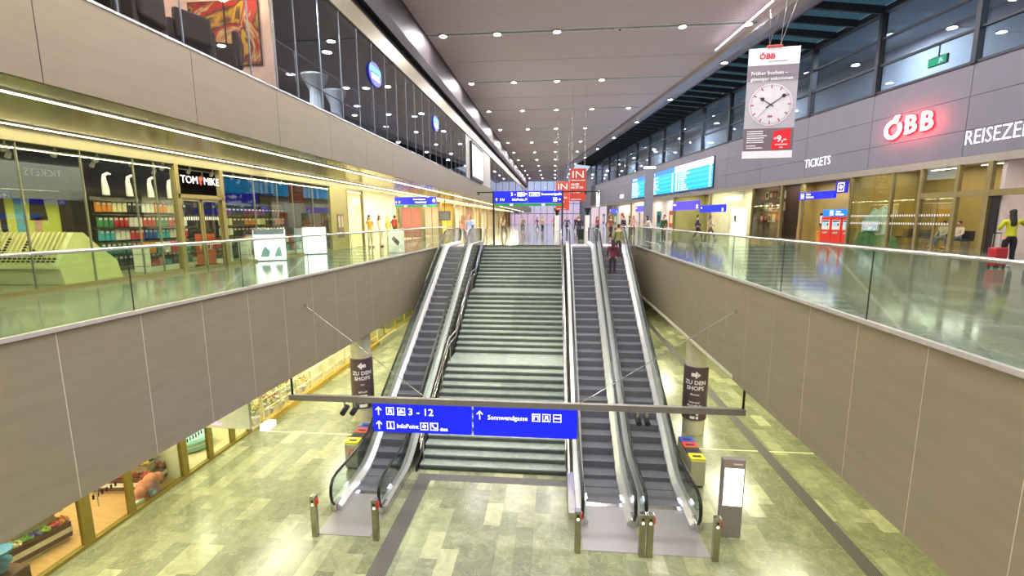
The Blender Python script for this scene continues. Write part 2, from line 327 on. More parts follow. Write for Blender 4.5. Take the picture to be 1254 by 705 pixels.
fr.build('window_frame', paint('8a9298', .3), wl)
S('wall_left_pier', paint('b4aca2', .4), M().box(XU-.3, XU, 36.4, 50, 3.24, 6.55))
wf = S('window_3', MT['tint'], M().box(XU-.012, XU, 50, 139, 3.24, 6.55)); fr = M()
for k in range(22): fr.box(XU-.02, XU+.01, 50+4*k-.03, 50+4*k+.03, 3.24, 6.55)
fr.build('window_frame', paint('8a9298', .3), wf)
S('trim_6', mat('satin_edge_strip', '8e836c', .38, .5), M().prism([(XU-.3, 6.56), (XU+.06, 6.56), (XU-.02, 7.32), (XU-.3, 7.34)], -5, 139, 'y'))
S('wall_left_top', striped('dark_slats', '0e0e10', '35343a', .13, 2, .55, .5), M().box(-8.6, -8.4, -5, 139, 7.3, 11.2).box(-8.6, XU-.28, -5, 139, 7.2, 7.3))
S('trim_7', mat('dark_satin_beam', '4f4648', .5, .4), M().prism([(-8.4, 9.2), (-8.05, 9.1), (-7.85, 9.5), (-7.82, 11.0), (-8.4, 11.0)], -5, 139, 'y'))
# ------------------------------------------------------------------ ceiling
def XC(y): return 15.2-.13*y if y < 98 else 2.46
ZC = 11.
cm = M(); ctrim = M(); seam = M(); slots = [29.1+9.85*k for k in range(-4, 12)]
for k, ys in enumerate(slots):
    for a, b in ((ys+.32, ys+4.9), (ys+4.98, ys+9.85-.32)):
        if a > 139: continue
        b = min(b, 139.5)
        cm.prism([(-7.8, a), (XC(a), a), (XC(b), b), (-7.8, b)], ZC, ZC+.08, 'z')
    for a, b in ((ys-.32, ys-.1), (ys+.1, ys+.32)): ctrim.prism([(-7.8, a), (XC(a), a), (XC(b), b), (-7.8, b)], ZC-.01, ZC+.08, 'z')
S('ceiling', striped('ceiling_slats', 'f0d8e0', 'c0acb4', .16, 1, .7, .5), cm); S('trim_8', paint('e6e0e0', .4), ctrim)
S('ceiling_void', MT['black'], M().prism([(-8.4, -12), (XC(-12)+.5, -12), (XC(98)+.5, 98), (3., 140), (-8.4, 140)], ZC+.2, ZC+.3, 'z'))
bm_ = M()
for a, b in ((-12, 98), (98, 139.5)):
    xa, xb = XC(a), XC(b) if b < 99 else 2.46
    if a == 98: xa = xb
    for poly in [[(0, 0), (.15, -.22), (.7, -.36), (1.2, -.36), (1.6, -.2), (1.7, .3), (0, .3)]]:
        k = len(poly); vs = [(xa+u*(1 if a < 98 else 1), a, ZC+z) for u, z in poly]+[(xb+u, b, ZC+z) for u, z in poly]
        bm_.add(vs, [tuple(range(k)), tuple(range(k, 2*k))[::-1]]+[(i, (i+1) % k, k+(i+1) % k, k+i) for i in range(k)])
S('trim_9', mat('satin_ceiling_edge', 'a89fa6', .3, .6), bm_)
# downlights
def downlight():
    t = thing('ceiling_downlight', '', 'ceiling light', (0, 0, ZC))
    M().lathe([(.25, 0), (.25, -.09), (.22, -.1), (.205, -.03)], 18).build('housing', MT['steel'], t); M().lathe([(.2, -.035), (.19, -.08), (.1, -.12)], 18).build('lens', MT['lens'], t)
    return t
dl0 = downlight(); first = True
LD = bpy.data.lights.new('downlight', 'AREA'); LD.energy = 330; LD.size = .45; LD.shape = 'DISK'; LD.color = (1, .97, .98)
gridx = [-6.8, -3.35, .1, 3.65, 7.3, 10.9]
for k, ys in enumerate(slots):
    rowname = {0: 'four rows', 1: 'three rows'}.get(k, '')
    xs = [x for x in gridx if x < XC(ys)-.3 or (k == 4 and x > 10)]
    if k == 4: xs = [-6.8, -3.5, .05, 7.26, 10.9]
    if k == 5: xs = [-6.84, -3.37, .1, 3.65]
    if ys > 137: continue
    for j, x in enumerate(xs):
        lab = f'round ceiling downlight in the {ORD[max(k-4, 0)]} visible slot of lamps, {ORD[j]} from the dark side beam' if k >= 4 else f'round ceiling downlight overhead, {ORD[3-k]} slot before the visible ones, {ORD[j]} from the dark beam'
        if first: o = dl0; first = False
        else: o = dup(dl0)
        o.location = (x, ys, ZC); o['label'] = lab; o['group'] = 'round downlights of the hall ceiling'; ORG[o.name] = Vector(o.location)
        if ys < 140: lamp('AREA', 0, 0, (x, ys, ZC-.12), data=LD)
for j in range(-2, 11):
    y = 34.6+9.7*j
    if y > 130: break
    o = dup(dl0, (XC(min(y, 98))+.85, y, ZC-.36)); o['label'] = f'round downlight under the satin ceiling edge beam, {ORD[j+2]} along it'; o['group'] = 'round downlights under the edge beam'
    if y < 95: lamp('AREA', 0, 0, (XC(y)+.85, y, ZC-.5), data=LD)
o = thing('slot_camera', 'small pale rectangular device in the first visible ceiling slot', 'ceiling device', (3.7, 29.1, ZC)); M().bbox(-.35, .35, -.12, .12, -.1, 0).build('housing', MT['white'], o); M().ball((0, -.02, -.12), .06).build('lens', MT['dark'], o)
# ------------------------------------------------------------------ right wall, in its own frame: x along the wall towards the camera, y into the wall
AR = math.atan2(-1, .137); KR = math.sqrt(1+.137**2); OR = (20.9, 0, 0)
def sr(y): return -y*KR
def SR(name, m, mb, **kw): o = mb.build(name, m, loc=OR, rot=AR, **kw); o['kind'] = 'structure'; return o
def TR(name, label, cat, s, d, z, group=None):
    v = Matrix.Rotation(AR, 4, 'Z') @ Vector((s, d, 0)); return thing(name, label, cat, (v.x+OR[0], v.y, z), AR, group)
ms = [sr(22.46-5.08*k) for k in range(-15, 4)]    # mullion lines
ms = [m for m in ms if m > sr(98.6)]
pm = M(); bk = M().box(sr(98), sr(5), .06, .12, 2.6, 6.52)
for a, b in zip(ms, ms[1:]):
    for z0, z1 in ((2.63, 3.74), (3.76, 5.14), (5.16, 6.5)): pm.box(a+.012, b-.012, 0, .05, z0, z1)
w4 = SR('wall_right_upper', MT['grey'], pm); bk.build('panel_joint', MT['dseam'], w4, loc=(0, 0, 0))
SR('trim_10', mat('pale_satin_band', 'a8a092', .3, .5), M().box(sr(98), sr(5), -.02, .5, 2.28, 2.62))
pn = M().box(sr(98), sr(5), .1, .115, 6.52, 10.6); w5 = SR('window_4', MT['winglass'], pn); fr = M()
for a in ms: fr.box(a-.1, a+.1, -.12, .2, 6.5, 10.7)
fr.box(sr(98), sr(5), -.05, .18, 6.5, 6.62); fr.box(sr(98), sr(5), -.02, .15, 7.9, 8.0); fr.box(sr(98), sr(5), -.02, .15, 9.25, 9.35); fr.box(sr(98), sr(5), -.16, .25, 10.55, 10.85)
fr.build('window_frame', MT['frame2'], w5)
SR('wall_right_gallery', paint('aab0ba', .6), M().box(sr(98), sr(5), 5, 5.2, 6.5, 10.6)); SR('floor_gallery', paint('7a7c80', .5), M().box(sr(98), sr(5), .3, 5, 6.3, 6.5)); SR('ceiling_gallery', paint('9aa0a8', .6), M().box(sr(98), sr(5), .3, 5, 10.6, 10.7))
g0 = None
for i, y in enumerate(range(16, 96, 7)):
    v = Matrix.Rotation(AR, 4, 'Z') @ Vector((sr(y), 2.6, 0)); loc = (v.x+OR[0], v.y, 10.58)
    lab = f'round light disc on the gallery ceiling behind the upper windows, {ORD[i]} from the ticket end'
    if g0 is None:
        g0 = thing('gallery_light', lab, 'ceiling light', loc, 0, 'gallery ceiling discs'); M().lathe([(.3, 0), (.3, -.06), (.26, -.07)], 20).build('rim', MT['steel'], g0); M().lathe([(.25, -.06), (.2, -.08)], 20).build('lens', emit('gallery_lens', 'eef2ff', 14), g0)
    else: dup(g0, loc, label=lab, group='gallery ceiling discs')
    if i % 2 == 0: lamp('AREA', 800, (.88, .94, 1), (loc[0], loc[1], 10.4), None, 2.)
# skylight ribs
ob = SR('window_5', glass('skylight_glass', '4a6068', 1.4), M().add([(0, 0, 0)]*0, []).box(0, 1, 0, 1, 0, 1)); bpy.data.objects.remove(ob)
sk = M(); a, b = 8., 98.
sk.hexa([(XC(a)+1.6, a, 11.42), (20.9-.137*a, a, 10.95), (20.9-.137*b, b, 10.95), (XC(b)+1.6, b, 11.42), (XC(a)+1.6, a, 11.44), (20.9-.137*a, a, 10.97), (20.9-.137*b, b, 10.97), (XC(b)+1.6, b, 11.44)])
wk = S('window_6', glass('skylight_glass2', 'a8bcb8', 1.3), sk); rb = M(); y = 22.46-5.08*2
while y < 98: rb.bar((XC(y)+1.55, y, 11.2), (20.9-.137*y-.05, y, 10.75), .17, .38); y += 1.693
rb.build('rib', MT['frame2'], wk)
# far end of the hall
S('wall_right_far', MT['grey'], M().box(7.5, 7.7, 98, 140, ZU, 11)); S('wall_left_far', paint('b5a48c'), M().box(-16, -15.8, -5, 140, ZU, 3))
ew = S('window_7', glass('end_glass', 'f2f5ff', .5), M().box(-15.8, 8, 139.9, 139.95, ZU, 11.2)); fr = M()
for k in range(13): fr.box(-15.8+1.95*k-.06, -15.8+1.95*k+.06, 139.7, 139.9, ZU, 11.2)
for z in (1.5, 4.5, 7.5): fr.box(-15.8, 8, 139.75, 139.9, z-.08, z+.08)
fr.build('window_frame', MT['frame2'], ew)
# ------------------------------------------------------------------ stone staircase
X0, X1 = -3.98, .43
nr = 37; rh = (ZU-ZL)/nr; flights = [(13, 12.6), (12, None), (12, None)]
st = thing('stone_staircase', 'wide grey-green stone staircase in three flights between the escalators', 'staircase', (-1.8, 12.6, ZL))
y = 12.6; z = ZL; prof = [(26.2, ZL), (12.6, ZL)]; tread = M(); nos = []
td = (26.15-12.6-1.35*2)/(nr-3)
for fi, cnt in enumerate((13, 12, 12)):
    for i in range(cnt):
        last = i == cnt-1; dpt = (1.35+td*0 if last and fi < 2 else td); z0 = z; z += rh
        prof += [(y+.03, z0), (y+.03, z-.045)]; nos.append((y, z, fi, last))
        if fi == 2 and last: dpt = .06
        prof.append((y+dpt+.03, z-.045)); y += dpt
prof.append((26.2, z-.045))
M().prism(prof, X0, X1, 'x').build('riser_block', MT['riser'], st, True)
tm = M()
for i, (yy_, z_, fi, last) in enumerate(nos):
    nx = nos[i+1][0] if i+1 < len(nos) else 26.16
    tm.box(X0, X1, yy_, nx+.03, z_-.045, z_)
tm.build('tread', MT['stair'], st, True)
for k in range(0): pass
for side, x in ((-1, X0-.09), (1, X1+.05)):
    S('wall_stair', MT['dark'] if side < 0 else MT['steel'], M().prism([(12.45, ZL), (26.2, ZL), (26.2, ZU+.02), (12.75, ZL+.25), (12.45, ZL+.2)], x, x+.05, 'x'))
def stair_path(off, y0=12.45):
    P = [(y0, ZL+off)]
    for k, (yy_, z_, fi, last) in enumerate(nos):
        if k == 0 or last or nos[k-1][3]: P.append((yy_+(.0 if last else 0), z_+off)); 
        if last and fi < 2: P.append((yy_+1.35, z_+off))
    P.append((26.6, ZU+off)); return P
hr = thing('stair_handrail', 'double steel stair handrail kinked at the landings, on the single escalator side', 'handrail', (X0+.1, 12.6, ZL))
for off, xx in ((.95, X0+.08), (.72, X0+.08)): M().tube([(xx, a, b) for a, b in stair_path(off)], .022, 8).build('rail', MT['rail'], hr, True, smooth=True)
for k in range(0, len(nos), 4): M().cyl((X0+.08, nos[k][0]+.15, nos[k][1]), (X0+.08, nos[k][0]+.15, nos[k][1]+.95), .018, 8).build('post', MT['rail'], hr, True)
hr = thing('stair_handrail', 'single steel stair handrail beside the twin escalators', 'handrail', (X1-.06, 12.6, ZL))
M().tube([(X1-.03, a, b) for a, b in stair_path(.92)], .022, 8).build('rail', MT['rail'], hr, True, smooth=True)
for k in range(0, len(nos), 4): M().cyl((X1-.03, nos[k][0]+.15, nos[k][1]), (X1-.03, nos[k][0]+.15, nos[k][1]+.92), .016, 8).build('post', MT['rail'], hr, True)
# ------------------------------------------------------------------ escalators
YB, YT = 11.2, 24.8
def esc_path(step=.3, y0=YB, y1=YT):
    """height of the step line: flat, curve, slope, curve, flat"""
    a, b = 12.05, 23.95; L = b-a; R_ = 1.2; P = []
    y = y0
    def h(y):
        t = min(max((y-a)/L, 0), 1); e = .07
        if t < e: s_ = t*t/(2*e)
        elif t > 1-e: s_ = (1-e)-(1-t)**2/(2*e)
        else: s_ = t-e/2
        return ZL+(ZU-ZL)*s_/(1-e)
    while y < y1-1e-6: P.append((y, h(y))); y += step
    P.append((y1, h(y1))); return P
def hstep(y): 
    return esc_path(9, y, y)[0][1] if False else esc_path(100, y, y+1)[0][1]
step_mat = striped('grooved_step', '747478', '606064', .018, 0, .5, .9, 0); step_mat.node_tree.nodes['Principled BSDF'].inputs['Specular IOR Level'].default_value = .1
def escalator(xc, label, plate):
    t = thing('escalator', label, 'escalator', (xc, YB, ZL)); hw = .62
    # steps
    base = None; y = YB+.1; sm = M().add([(-.47, 0, 0), (.47, 0, 0), (.47, .402, 0), (-.47, .402, 0)], []); k = 0
    while y < YT-.1:
        z = hstep(y+.2); zp = hstep(y-.2)
        s_ = M().box(-.47, .47, 0, .41, -.03, 0).box(-.47, .47, 0, .03, -.24, -.03)
        if base is None: base = s_.build('step', step_mat, t)
        c = base if k == 0 else dup(base, parent=t)
        c.location = (0, y-YB, z-ZL+.002); y += .4; k += 1
    # landing plates with comb
    M().box(xc-.66, xc+.66, 9.56, YB+.12, ZL, ZL+.012).build('landing_plate', plate_mat, t, True); M().box(xc-.47, xc+.47, YB+.02, YB+.16, ZL, ZL+.02).build('comb', MT['steel2'], t, True)
    M().box(xc-.66, xc+.66, YT-.1, 27.1, ZU-.02, ZU+.012).build('landing_plate', plate_mat, t, True); M().box(xc-.47, xc+.47, YT-.2, YT-.05, ZU-.01, ZU+.02).build('comb', MT['steel2'], t, True)
    full = [(10.5, ZL)]+esc_path(.25)+[(27.0, ZU)]
    for sd in (-1, 1):
        g0 = xc+sd*.63
        inn = sorted((xc+sd*.475, xc+sd*.56)); 
        pr = [(yy_, z_+.30) for yy_, z_ in full]
        # skirt + sloping inner deck
        M().prism([(a, b+.10) for a, b in full]+[(a, b-.28) for a, b in full[::-1]], min(xc+sd*.475, xc+sd*.49), max(xc+sd*.475, xc+sd*.49), 'x').build('skirt', MT['deck'], t, True)
        dk = M(); xa, xb, xo = xc+sd*.48, xc+sd*.60, xc+sd*.76
        for (a, za), (b, zb) in zip(full, full[1:]):
            dk.add([(xa, a, za+.10), (xb, a, za+.20), (xb, b, zb+.20), (xa, b, zb+.10), (xo, a, za+.20), (xo, b, zb+.20)], [(0, 1, 2, 3), (1, 4, 5, 2)])
        for e, inv in ((full[0], 0), (full[-1], 1)): dk.add([(xa, e[0], e[1]+.10), (xb, e[0], e[1]+.20), (xo, e[0], e[1]+.20), (xo, e[0], e[1]), (xa, e[0], e[1])], [(0, 1, 2, 3, 4)])
        dk.build('deck', MT['deck'], t, True)
        M().prism([(a, b+.20) for a, b in full]+[(27.0, ZU-.9), (24.6, ZU-.95), (13.9, ZL), (10.5, ZL)], min(xo-.008, xo+.008), max(xo-.008, xo+.008), 'x').build('side_cladding', MT['steel'], t, True)
        # glass balustrade
        top = [(a, b+.94) for a, b in full if 10.7 <= a]; 
        top = [(10.42, ZL+.90)]+top; bot = [(a, b+.19) for a, b in full]
        q = [(10.42, ZL+.9), (10.33, ZL+.75), (10.32, ZL+.5), (10.42, ZL+.25)]; q2 = [(27.05, ZU+.9), (27.12, ZU+.75), (27.12, ZU+.5), (27.05, ZU+.25)]
        poly = top+q2+bot[::-1]+q[1:][::-1]
        M().prism(poly, min(g0-.006, g0+.006), max(g0-.006, g0+.006), 'x').build('glass_balustrade', MT['escg'], t, True)
        # handrail loop
        path = [(10.62, ZL+.16), (10.42, ZL+.2), (10.31, ZL+.36), (10.27, ZL+.56), (10.3, ZL+.76), (10.42, ZL+.91), (10.62, ZL+.965)]+[(a, b+.965) for a, b in full if a > 10.9]+[(27.1, ZU+.94), (27.2, ZU+.78), (27.22, ZU+.56), (27.15, ZU+.36), (27.0, ZU+.22)]
        M().tube([(g0, a, b) for a, b in path], .024, 8, .042).build('handrail', MT['rubber'], t, True, smooth=True)
        M().tube([(g0, a, b-.032) for a, b in path[6:-4]], .014, 6, .03).build('handrail_guide', MT['steel2'], t, True, smooth=True)
        M().bbox(min(g0-.05, g0+.05), max(g0-.05, g0+.05), 10.4, 10.75, ZL+.012, ZL+.22, .02).build('newel_base', MT['steel'], t, True)
        M().box(xc+sd*.46-.02, xc+sd*.46+.02, YB+.15, YB+.35, ZL+.12, ZL+.15).build('comb_light', emit('comb_light', 'dfe6ff', 12) if 'comb_light' not in _MC else _MC['comb_light'], t, True)
    M().box(xc-.76, xc+.76, 12.5, 24.6, 0, .02) if False else None
    un = M(); un.add([(xc-.76, 13.9, ZL), (xc+.76, 13.9, ZL), (xc+.76, 24.6, ZU-.95), (xc-.76, 24.6, ZU-.95), (xc-.76, 27, ZU-.9), (xc+.76, 27, ZU-.9)], [(0, 1, 2, 3), (3, 2, 5, 4)]); un.build('underside', MT['steel'], t, True)
    return t
_MC['comb_light'] = emit('comb_light', 'dfe6ff', 5)
#
plate_mat = striped('landing_plate', 'aaa5a4', '908b8a', .02, 1, .5, .42, .5)
escalator(-4.97, 'single steel and glass escalator standing alone beside the staircase handrail', 0)
escalator(1.39, 'inner escalator of the pair, directly beside the stone staircase', 0)
escalator(2.90, 'outer escalator of the pair, away from the staircase', 0)
S('trim_11', MT['steel2'], M().box(.44, .62, 10.6, 12.5, ZL, ZL+.2))
# bollards with sensor eyes
def bollard(x, labels, n=1):
    t = thing('sensor_bollard', labels, 'bollard', (x, 9.5, ZL), group='steel bollards at the escalator feet')
    for i in range(n):
        xx = (i-(n-1)/2)*.17
        M().bbox(xx-.07, xx+.07, -.06, .06, 0, 1.02, .012).build('post', MT['frame_st'], t)
        M().bbox(xx-.072, xx+.072, -.062, .062, 1.02, 1.05, .01).build('cap', MT['steel2'], t)
        M().cyl((xx, -.058, .93), (xx, -.066, .93), .03, 14).build('sensor', MT['black'], t); M().cyl((xx, -.058, .84), (xx, -.066, .84), .03, 14).build('light', glow('fff2d8', 2), t)
    M().bbox((n-1)*.085+.06, (n-1)*.085+.1, -.05, .05, .82, .98, .01).build('stop_button', MT['red'], t)
    return t
MT['frame_st'] = mat('yellowish_steel', 'a09a80', .25, .9)
bollard(-5.62, 'steel bollard with red side button at the outer foot of the lone escalator'); bollard(-4.12, 'steel bollard at the foot of the lone escalator, on its stair side')
bollard(.60, 'steel bollard with red button between staircase and twin escalators'); bollard(2.11, 'double steel bollard between the feet of the two twin escalators', 2); bollard(3.62, 'steel bollard at the foot of the outer escalator, beside the grey totem')
# ------------------------------------------------------------------ columns with printed wraps
def column(x, y, label, arrow):
    t = thing('round_column', label, 'column', (x, y, ZL))
    M().lathe([(.37, 0), (.37, 3.53)], 40).build('shaft', mat('pale_column', 'cfc8a8', .35), t, smooth=True)
    M().lathe([(.38, .55), (.405, .56), (.405, 2.45), (.38, 2.46)], 40).build('wrap', mat('brown_wrap', '5b474c', .5), t, smooth=True)
    yaw_ = math.atan2(x, y)*-1; a0 = math.atan2(-x, y)   # lettering faces the opening
    a0 = -.25 if x < 0 else -.05
    a0 = math.atan2(-x, y)*1.0
    W_ = (.41, a0)
    ar = [(-.16, 0), (0, .14), (0, .06), (.15, .06), (.15, -.06), (0, -.06), (0, -.14)]
    if arrow > 0: ar = [(-a, b) for a, b in ar]
    m_ = M()
    vs = [(math.sin(a/.41+a0)*.412, -math.cos(a/.41+a0)*.412, 2.2+b) for a, b in ar]; m_.add(vs, [(0, 1, 2, 5, 6), (2, 3, 4, 5)]); m_.build('arrow', MT['lit2'], t)
    text('lettering', 'ZU DEN', .2, MT['lit2'], (0, 0, 1.92), t, bold=.02, wrap=W_); text('lettering', 'SHOPS', .2, MT['lit2'], (0, 0, 1.72), t, bold=.02, wrap=W_)
    def strip(u0, u1, z0, z1):
        mm = M(); k = 5
        vs = [(math.sin((u0+(u1-u0)*i/k)/.41+a0)*.413, -math.cos((u0+(u1-u0)*i/k)/.41+a0)*.413, z) for i in range(k+1) for z in (z0, z1)]
        mm.add(vs, [(2*i, 2*i+2, 2*i+3, 2*i+1) for i in range(k)]); return mm
    if x < 0:
        m_ = M()
        for z in (.62, .8, .98): q = strip(-.14, .14, z, z+.12); m_.add(q.v, q.f)
        m_.build('label', MT['lit2'], t); text('lettering', 'oo', .13, MT['lit2'], (0, 0, 1.5), t, wrap=W_); text('lettering', 'MÜLLER', .09, MT['lit2'], (0, 0, 1.2), t, bold=.02, wrap=W_)
    else:
        m_ = M()
        for u0, u1, z in ((-.13, .03, .62), (.07, .15, .62), (.07, .15, .76)): q = strip(u0, u1, z, z+.1); m_.add(q.v, q.f)
        m_.build('label', MT['lit2'], t)
        for s_, z in (('Merkur', 1.5), ('Interspar', 1.22), ('MediaMarkt', 1.1), ('~', .85)): text('lettering', s_ if s_ != '~' else 'A', .1, MT['lit2'], (0, 0, z), t, bold=.01, wrap=W_)
    return t
MT['lit2'] = paint('f4f0ee')
column(-7.12, 15.9, 'round pale column with brown wrap whose arrow points towards the candy shops', -1)
column(5.0, 15.9, 'round pale column with brown wrap beside the multicolour waste bin', 1)
# ------------------------------------------------------------------ suspended bar with blue signs
YS = 11.4
t = thing('sign_beam', 'long grey metal bar slung across the opening, carrying the blue signs', 'sign beam', (-1.2, YS, -4.8))
M().box(-7.2, 4.83, YS-.06, YS+.06, -4.9, -4.74).build('bar', mat('beam_grey', '8c8680', .4, .5), t, True)
for x in (-7.12, 4.78): M().cyl((x, YS, -4.74), (x, YS, -3.95), .03, 10).build('hanger', MT['dark'], t, True)
for a, b in (((-6.56, 11.35, -2.24), (-3.35, YS, -4.74)), ((4.45, 11.4, -2.24), (.71, YS, -4.74))):
    M().cyl(a, b, .012, 6).build('cable', MT['rail'], t, True); M().lathe([(.05, -.04), (.05, .04)], 14, a).build('anchor', MT['steel'], t, True)
for x in (-5.55, -5.35): pass
cam_m = MT['dark']
def dome(x, y, z, label, top=0):
    t = thing('surveillance_camera', label, 'camera', (x, y, z)); M().cyl((0, 0, .0), (0, 0, .16), .03, 8).build('bracket', MT['steel'], t)
    M().tube([(0, .14, -.02), (0, -.16, -.1)], .075, 14).build('body', cam_m, t, smooth=True); M().cyl((0, -.15, -.095), (0, -.17, -.1), .055, 14).build('lens', MT['rubber'], t); return t
dome(-5.62, YS-.05, -5.06, 'dark cylinder camera hanging from the sign bar, outermost beside the brown column'); dome(-5.36, YS-.02, -5.06, 'dark cylinder camera on the sign bar, closer to the blue sign')
dome(2.2, YS-.02, -5.06, 'small camera below the sign bar over the twin escalators, stair side'); dome(2.42, YS-.02, -5.06, 'small camera below the sign bar over the outer escalator')
def picto(m, x, z, s, kind):
    """outlined square pictogram, front at y=-.004"""
    q = s/2; b = s*.09; y0, y1 = -.006, 0
    for a in ((x-q, x+q, z+q-b, z+q), (x-q, x+q, z-q, z-q+b), (x-q, x-q+b, z-q, z+q), (x+q-b, x+q, z-q, z+q)): m.box(a[0], a[1], y0, y1, a[2], a[3])
    def P(pts): m.prism([(x+u*s, z+v*s) for u, v in pts], y0, y1, 'y')
    if kind == 'train': P([(-.22, -.12), (.22, -.12), (.18, .26), (-.18, .26)]); P([(-.3, -.34), (-.2, -.34), (-.08, -.16), (-.18, -.16)]); P([(.3, -.34), (.2, -.34), (.08, -.16), (.18, -.16)])
    elif kind == 'car': P([(-.3, -.2), (.3, -.2), (.3, .0), (.16, .06), (.08, .24), (-.14, .24), (-.2, .04), (-.3, 0)]); P([(-.22, -.3), (-.1, -.3), (-.1, -.2), (-.22, -.2)])
    elif kind == 'info': P([(-.08, .16), (.08, .16), (.08, .32), (-.08, .32)]); P([(-.14, -.32), (.14, -.32), (.14, -.22), (.08, -.22), (.08, .1), (-.12, .1), (-.12, 0), (-.06, 0), (-.06, -.22), (-.14, -.22)])
    elif kind == 'ticket': P([(-.28, -.1), (.1, -.28), (.28, .1), (-.1, .28)])
    elif kind == 'phone': P([(-.3, .3), (-.1, .3), (-.1, .1), (.1, -.12), (.3, -.12), (.3, -.3), (.05, -.3), (-.3, .05)])
    elif kind == 'tram': P([(-.3, -.28), (-.18, -.28), (-.18, .1), (.18, .1), (.18, -.28), (.3, -.28), (.3, .28), (.1, .28), (.1, .2), (-.1, .2), (-.1, .28), (-.3, .28)])
    elif kind == 'bar': P([(-.4, -.08), (.4, -.08), (.4, .08), (-.4, .08)])
    elif kind == 'lift': P([(-.2, -.25), (-.05, -.25), (-.05, .25), (-.2, .25)]); P([(.05, -.25), (.2, -.25), (.2, .25), (.05, .25)])
def arrow(m, x, z, s, d='up'):
    pts = [(-.05, -.5), (.05, -.5), (.05, .28), (.28, .05), (.36, .13), (0, .5), (-.36, .13), (-.28, .05), (-.05, .28)]
    R_ = {'up': 0, 'right': -PI/2, 'ne': -PI/4, 'left': PI/2}[d]
    m.prism([(x+(u*math.cos(R_)-v*math.sin(R_))*s, z+(u*math.sin(R_)+v*math.cos(R_))*s) for u, v in pts], -.006, 0, 'y')
t = thing('direction_sign', 'blue hanging sign reading 3 - 12 and InfoPoint under the long bar', 'sign', (-4.84, YS-.07, -5.7))
W_ = 2.7; M().bbox(0, W_, 0, .14, 0, .79, .01).build('board', MT['blue'], t); m_ = M(); arrow(m_, .17, .6, .24); arrow(m_, .17, .2, .24); m_.build('arrow', MT['lit'], t)
m_ = M(); picto(m_, .49, .6, .21, 'train'); picto(m_, .80, .6, .21, 'car'); picto(m_, .49, .2, .21, 'info'); picto(m_, 1.42, .2, .21, 'ticket'); picto(m_, 1.69, .2, .21, 'phone'); m_.build('pictogram', MT['lit'], t)
text('lettering', '3 - 12', .27, MT['lit'], (.98, -.005, .59), t, 'LEFT', .004, sx=1.1); text('lettering', 'InfoPoint', .165, MT['lit'], (.66, -.005, .18), t, 'LEFT', .004, sx=1.0); text('lettering', 'ÖBB', .09, MT['lit'], (1.85, -.005, .12), t, 'LEFT', .03, sx=1.2)
for x in (.3, 2.4): M().cyl((x, .07, .78), (x, .07, .9), .015, 8).build('hanger', MT['dark'], t)
t = thing('direction_sign', 'blue hanging sign reading Sonnwendgasse under the long bar', 'sign', (-2.08, YS-.07, -5.7)); W_ = 2.73
M().bbox(0, W_, 0, .14, 0, .79, .01).build('board', MT['blue'], t); m_ = M(); arrow(m_, .17, .58, .24); m_.build('arrow', MT['lit'], t)
m_ = M(); picto(m_, 1.66, .56, .21, 'tram'); picto(m_, 1.93, .56, .21, 'train'); picto(m_, 2.21, .56, .21, 'bar'); m_.build('pictogram', MT['lit'], t); text('lettering', 'Sonnwendgasse', .175, MT['lit'], (.38, -.005, .52), t, 'LEFT', .003, sx=.96)
for x in (.3, 2.4): M().cyl((x, .07, .78), (x, .07, .9), .015, 8).build('hanger', MT['dark'], t)
# ------------------------------------------------------------------ waste bins, totem
def waste(x, y, label, flip):
    t = thing('recycling_bin', label, 'waste bin', (x, y, ZL)); body = mat('bin_metal', 'b9b49c', .35, .5) if 'bin' not in _MC else _MC['bin']; _MC['bin'] = body
    M().bbox(-.2, .2, 0, 1.4, .06, .8, .015).build('body', body, t); M().box(-.17, .17, .05, 1.35, 0, .06).build('plinth', MT['dark'], t)
    for i, (c, nm) in enumerate((('e8d828', 'yellow'), ('1c1a18', 'black'), ('cf3a1e', 'red'), ('2846b4', 'blue'))):
        y0 = .03+i*.335; o = M().add([(-.2, y0, .8), (.2, y0, .8), (.2, y0+.33, .8), (-.2, y0+.33, .8), (-.2, y0, .86), (.2, y0, .86), (.2, y0+.33, .86), (-.2, y0+.33, .86)], [(4, 5, 6, 7), (0, 1, 5, 4), (1, 2, 6, 5), (2, 3, 7, 6), (3, 0, 4, 7)])
        o.build('lid', paint(c), t, label=nm+' lid'); M().box(-.12, .12, y0+.1, y0+.2, .861, .864).build('slot', MT['black'], t)
    if flip: text('marking', '//', .3, MT['red'], (0, -.004, .55), t, bold=.02)
    return t
waste(-6.03, 12.4, 'recycling bin with coloured lids and red marking beside the lone escalator', 1); waste(4.08, 12.3, 'recycling bin with coloured lids in front of the column, beside the twin escalators', 0)
t = thing('info_totem', 'grey standing totem with bright white panel beside the outer escalator bollard', 'info totem', (4.22, 10.35, ZL), rad(-3))
M().bbox(-.25, .25, -.06, .1, .0, 1.97, .01).build('body', mat('totem_grey', '8e8886', .4, .4), t); M().box(-.2, .22, -.066, -.058, .82, 1.76).build('screen', emit('totem_screen', 'ffffff', 2.2), t); M().box(-.24, .24, -.064, -.058, 1.79, 1.95).build('header', paint('a08882'), t)
text('lettering', 'bahnhof', .06, MT['lit2'], (.08, -.068, 1.87), t, bold=.02)
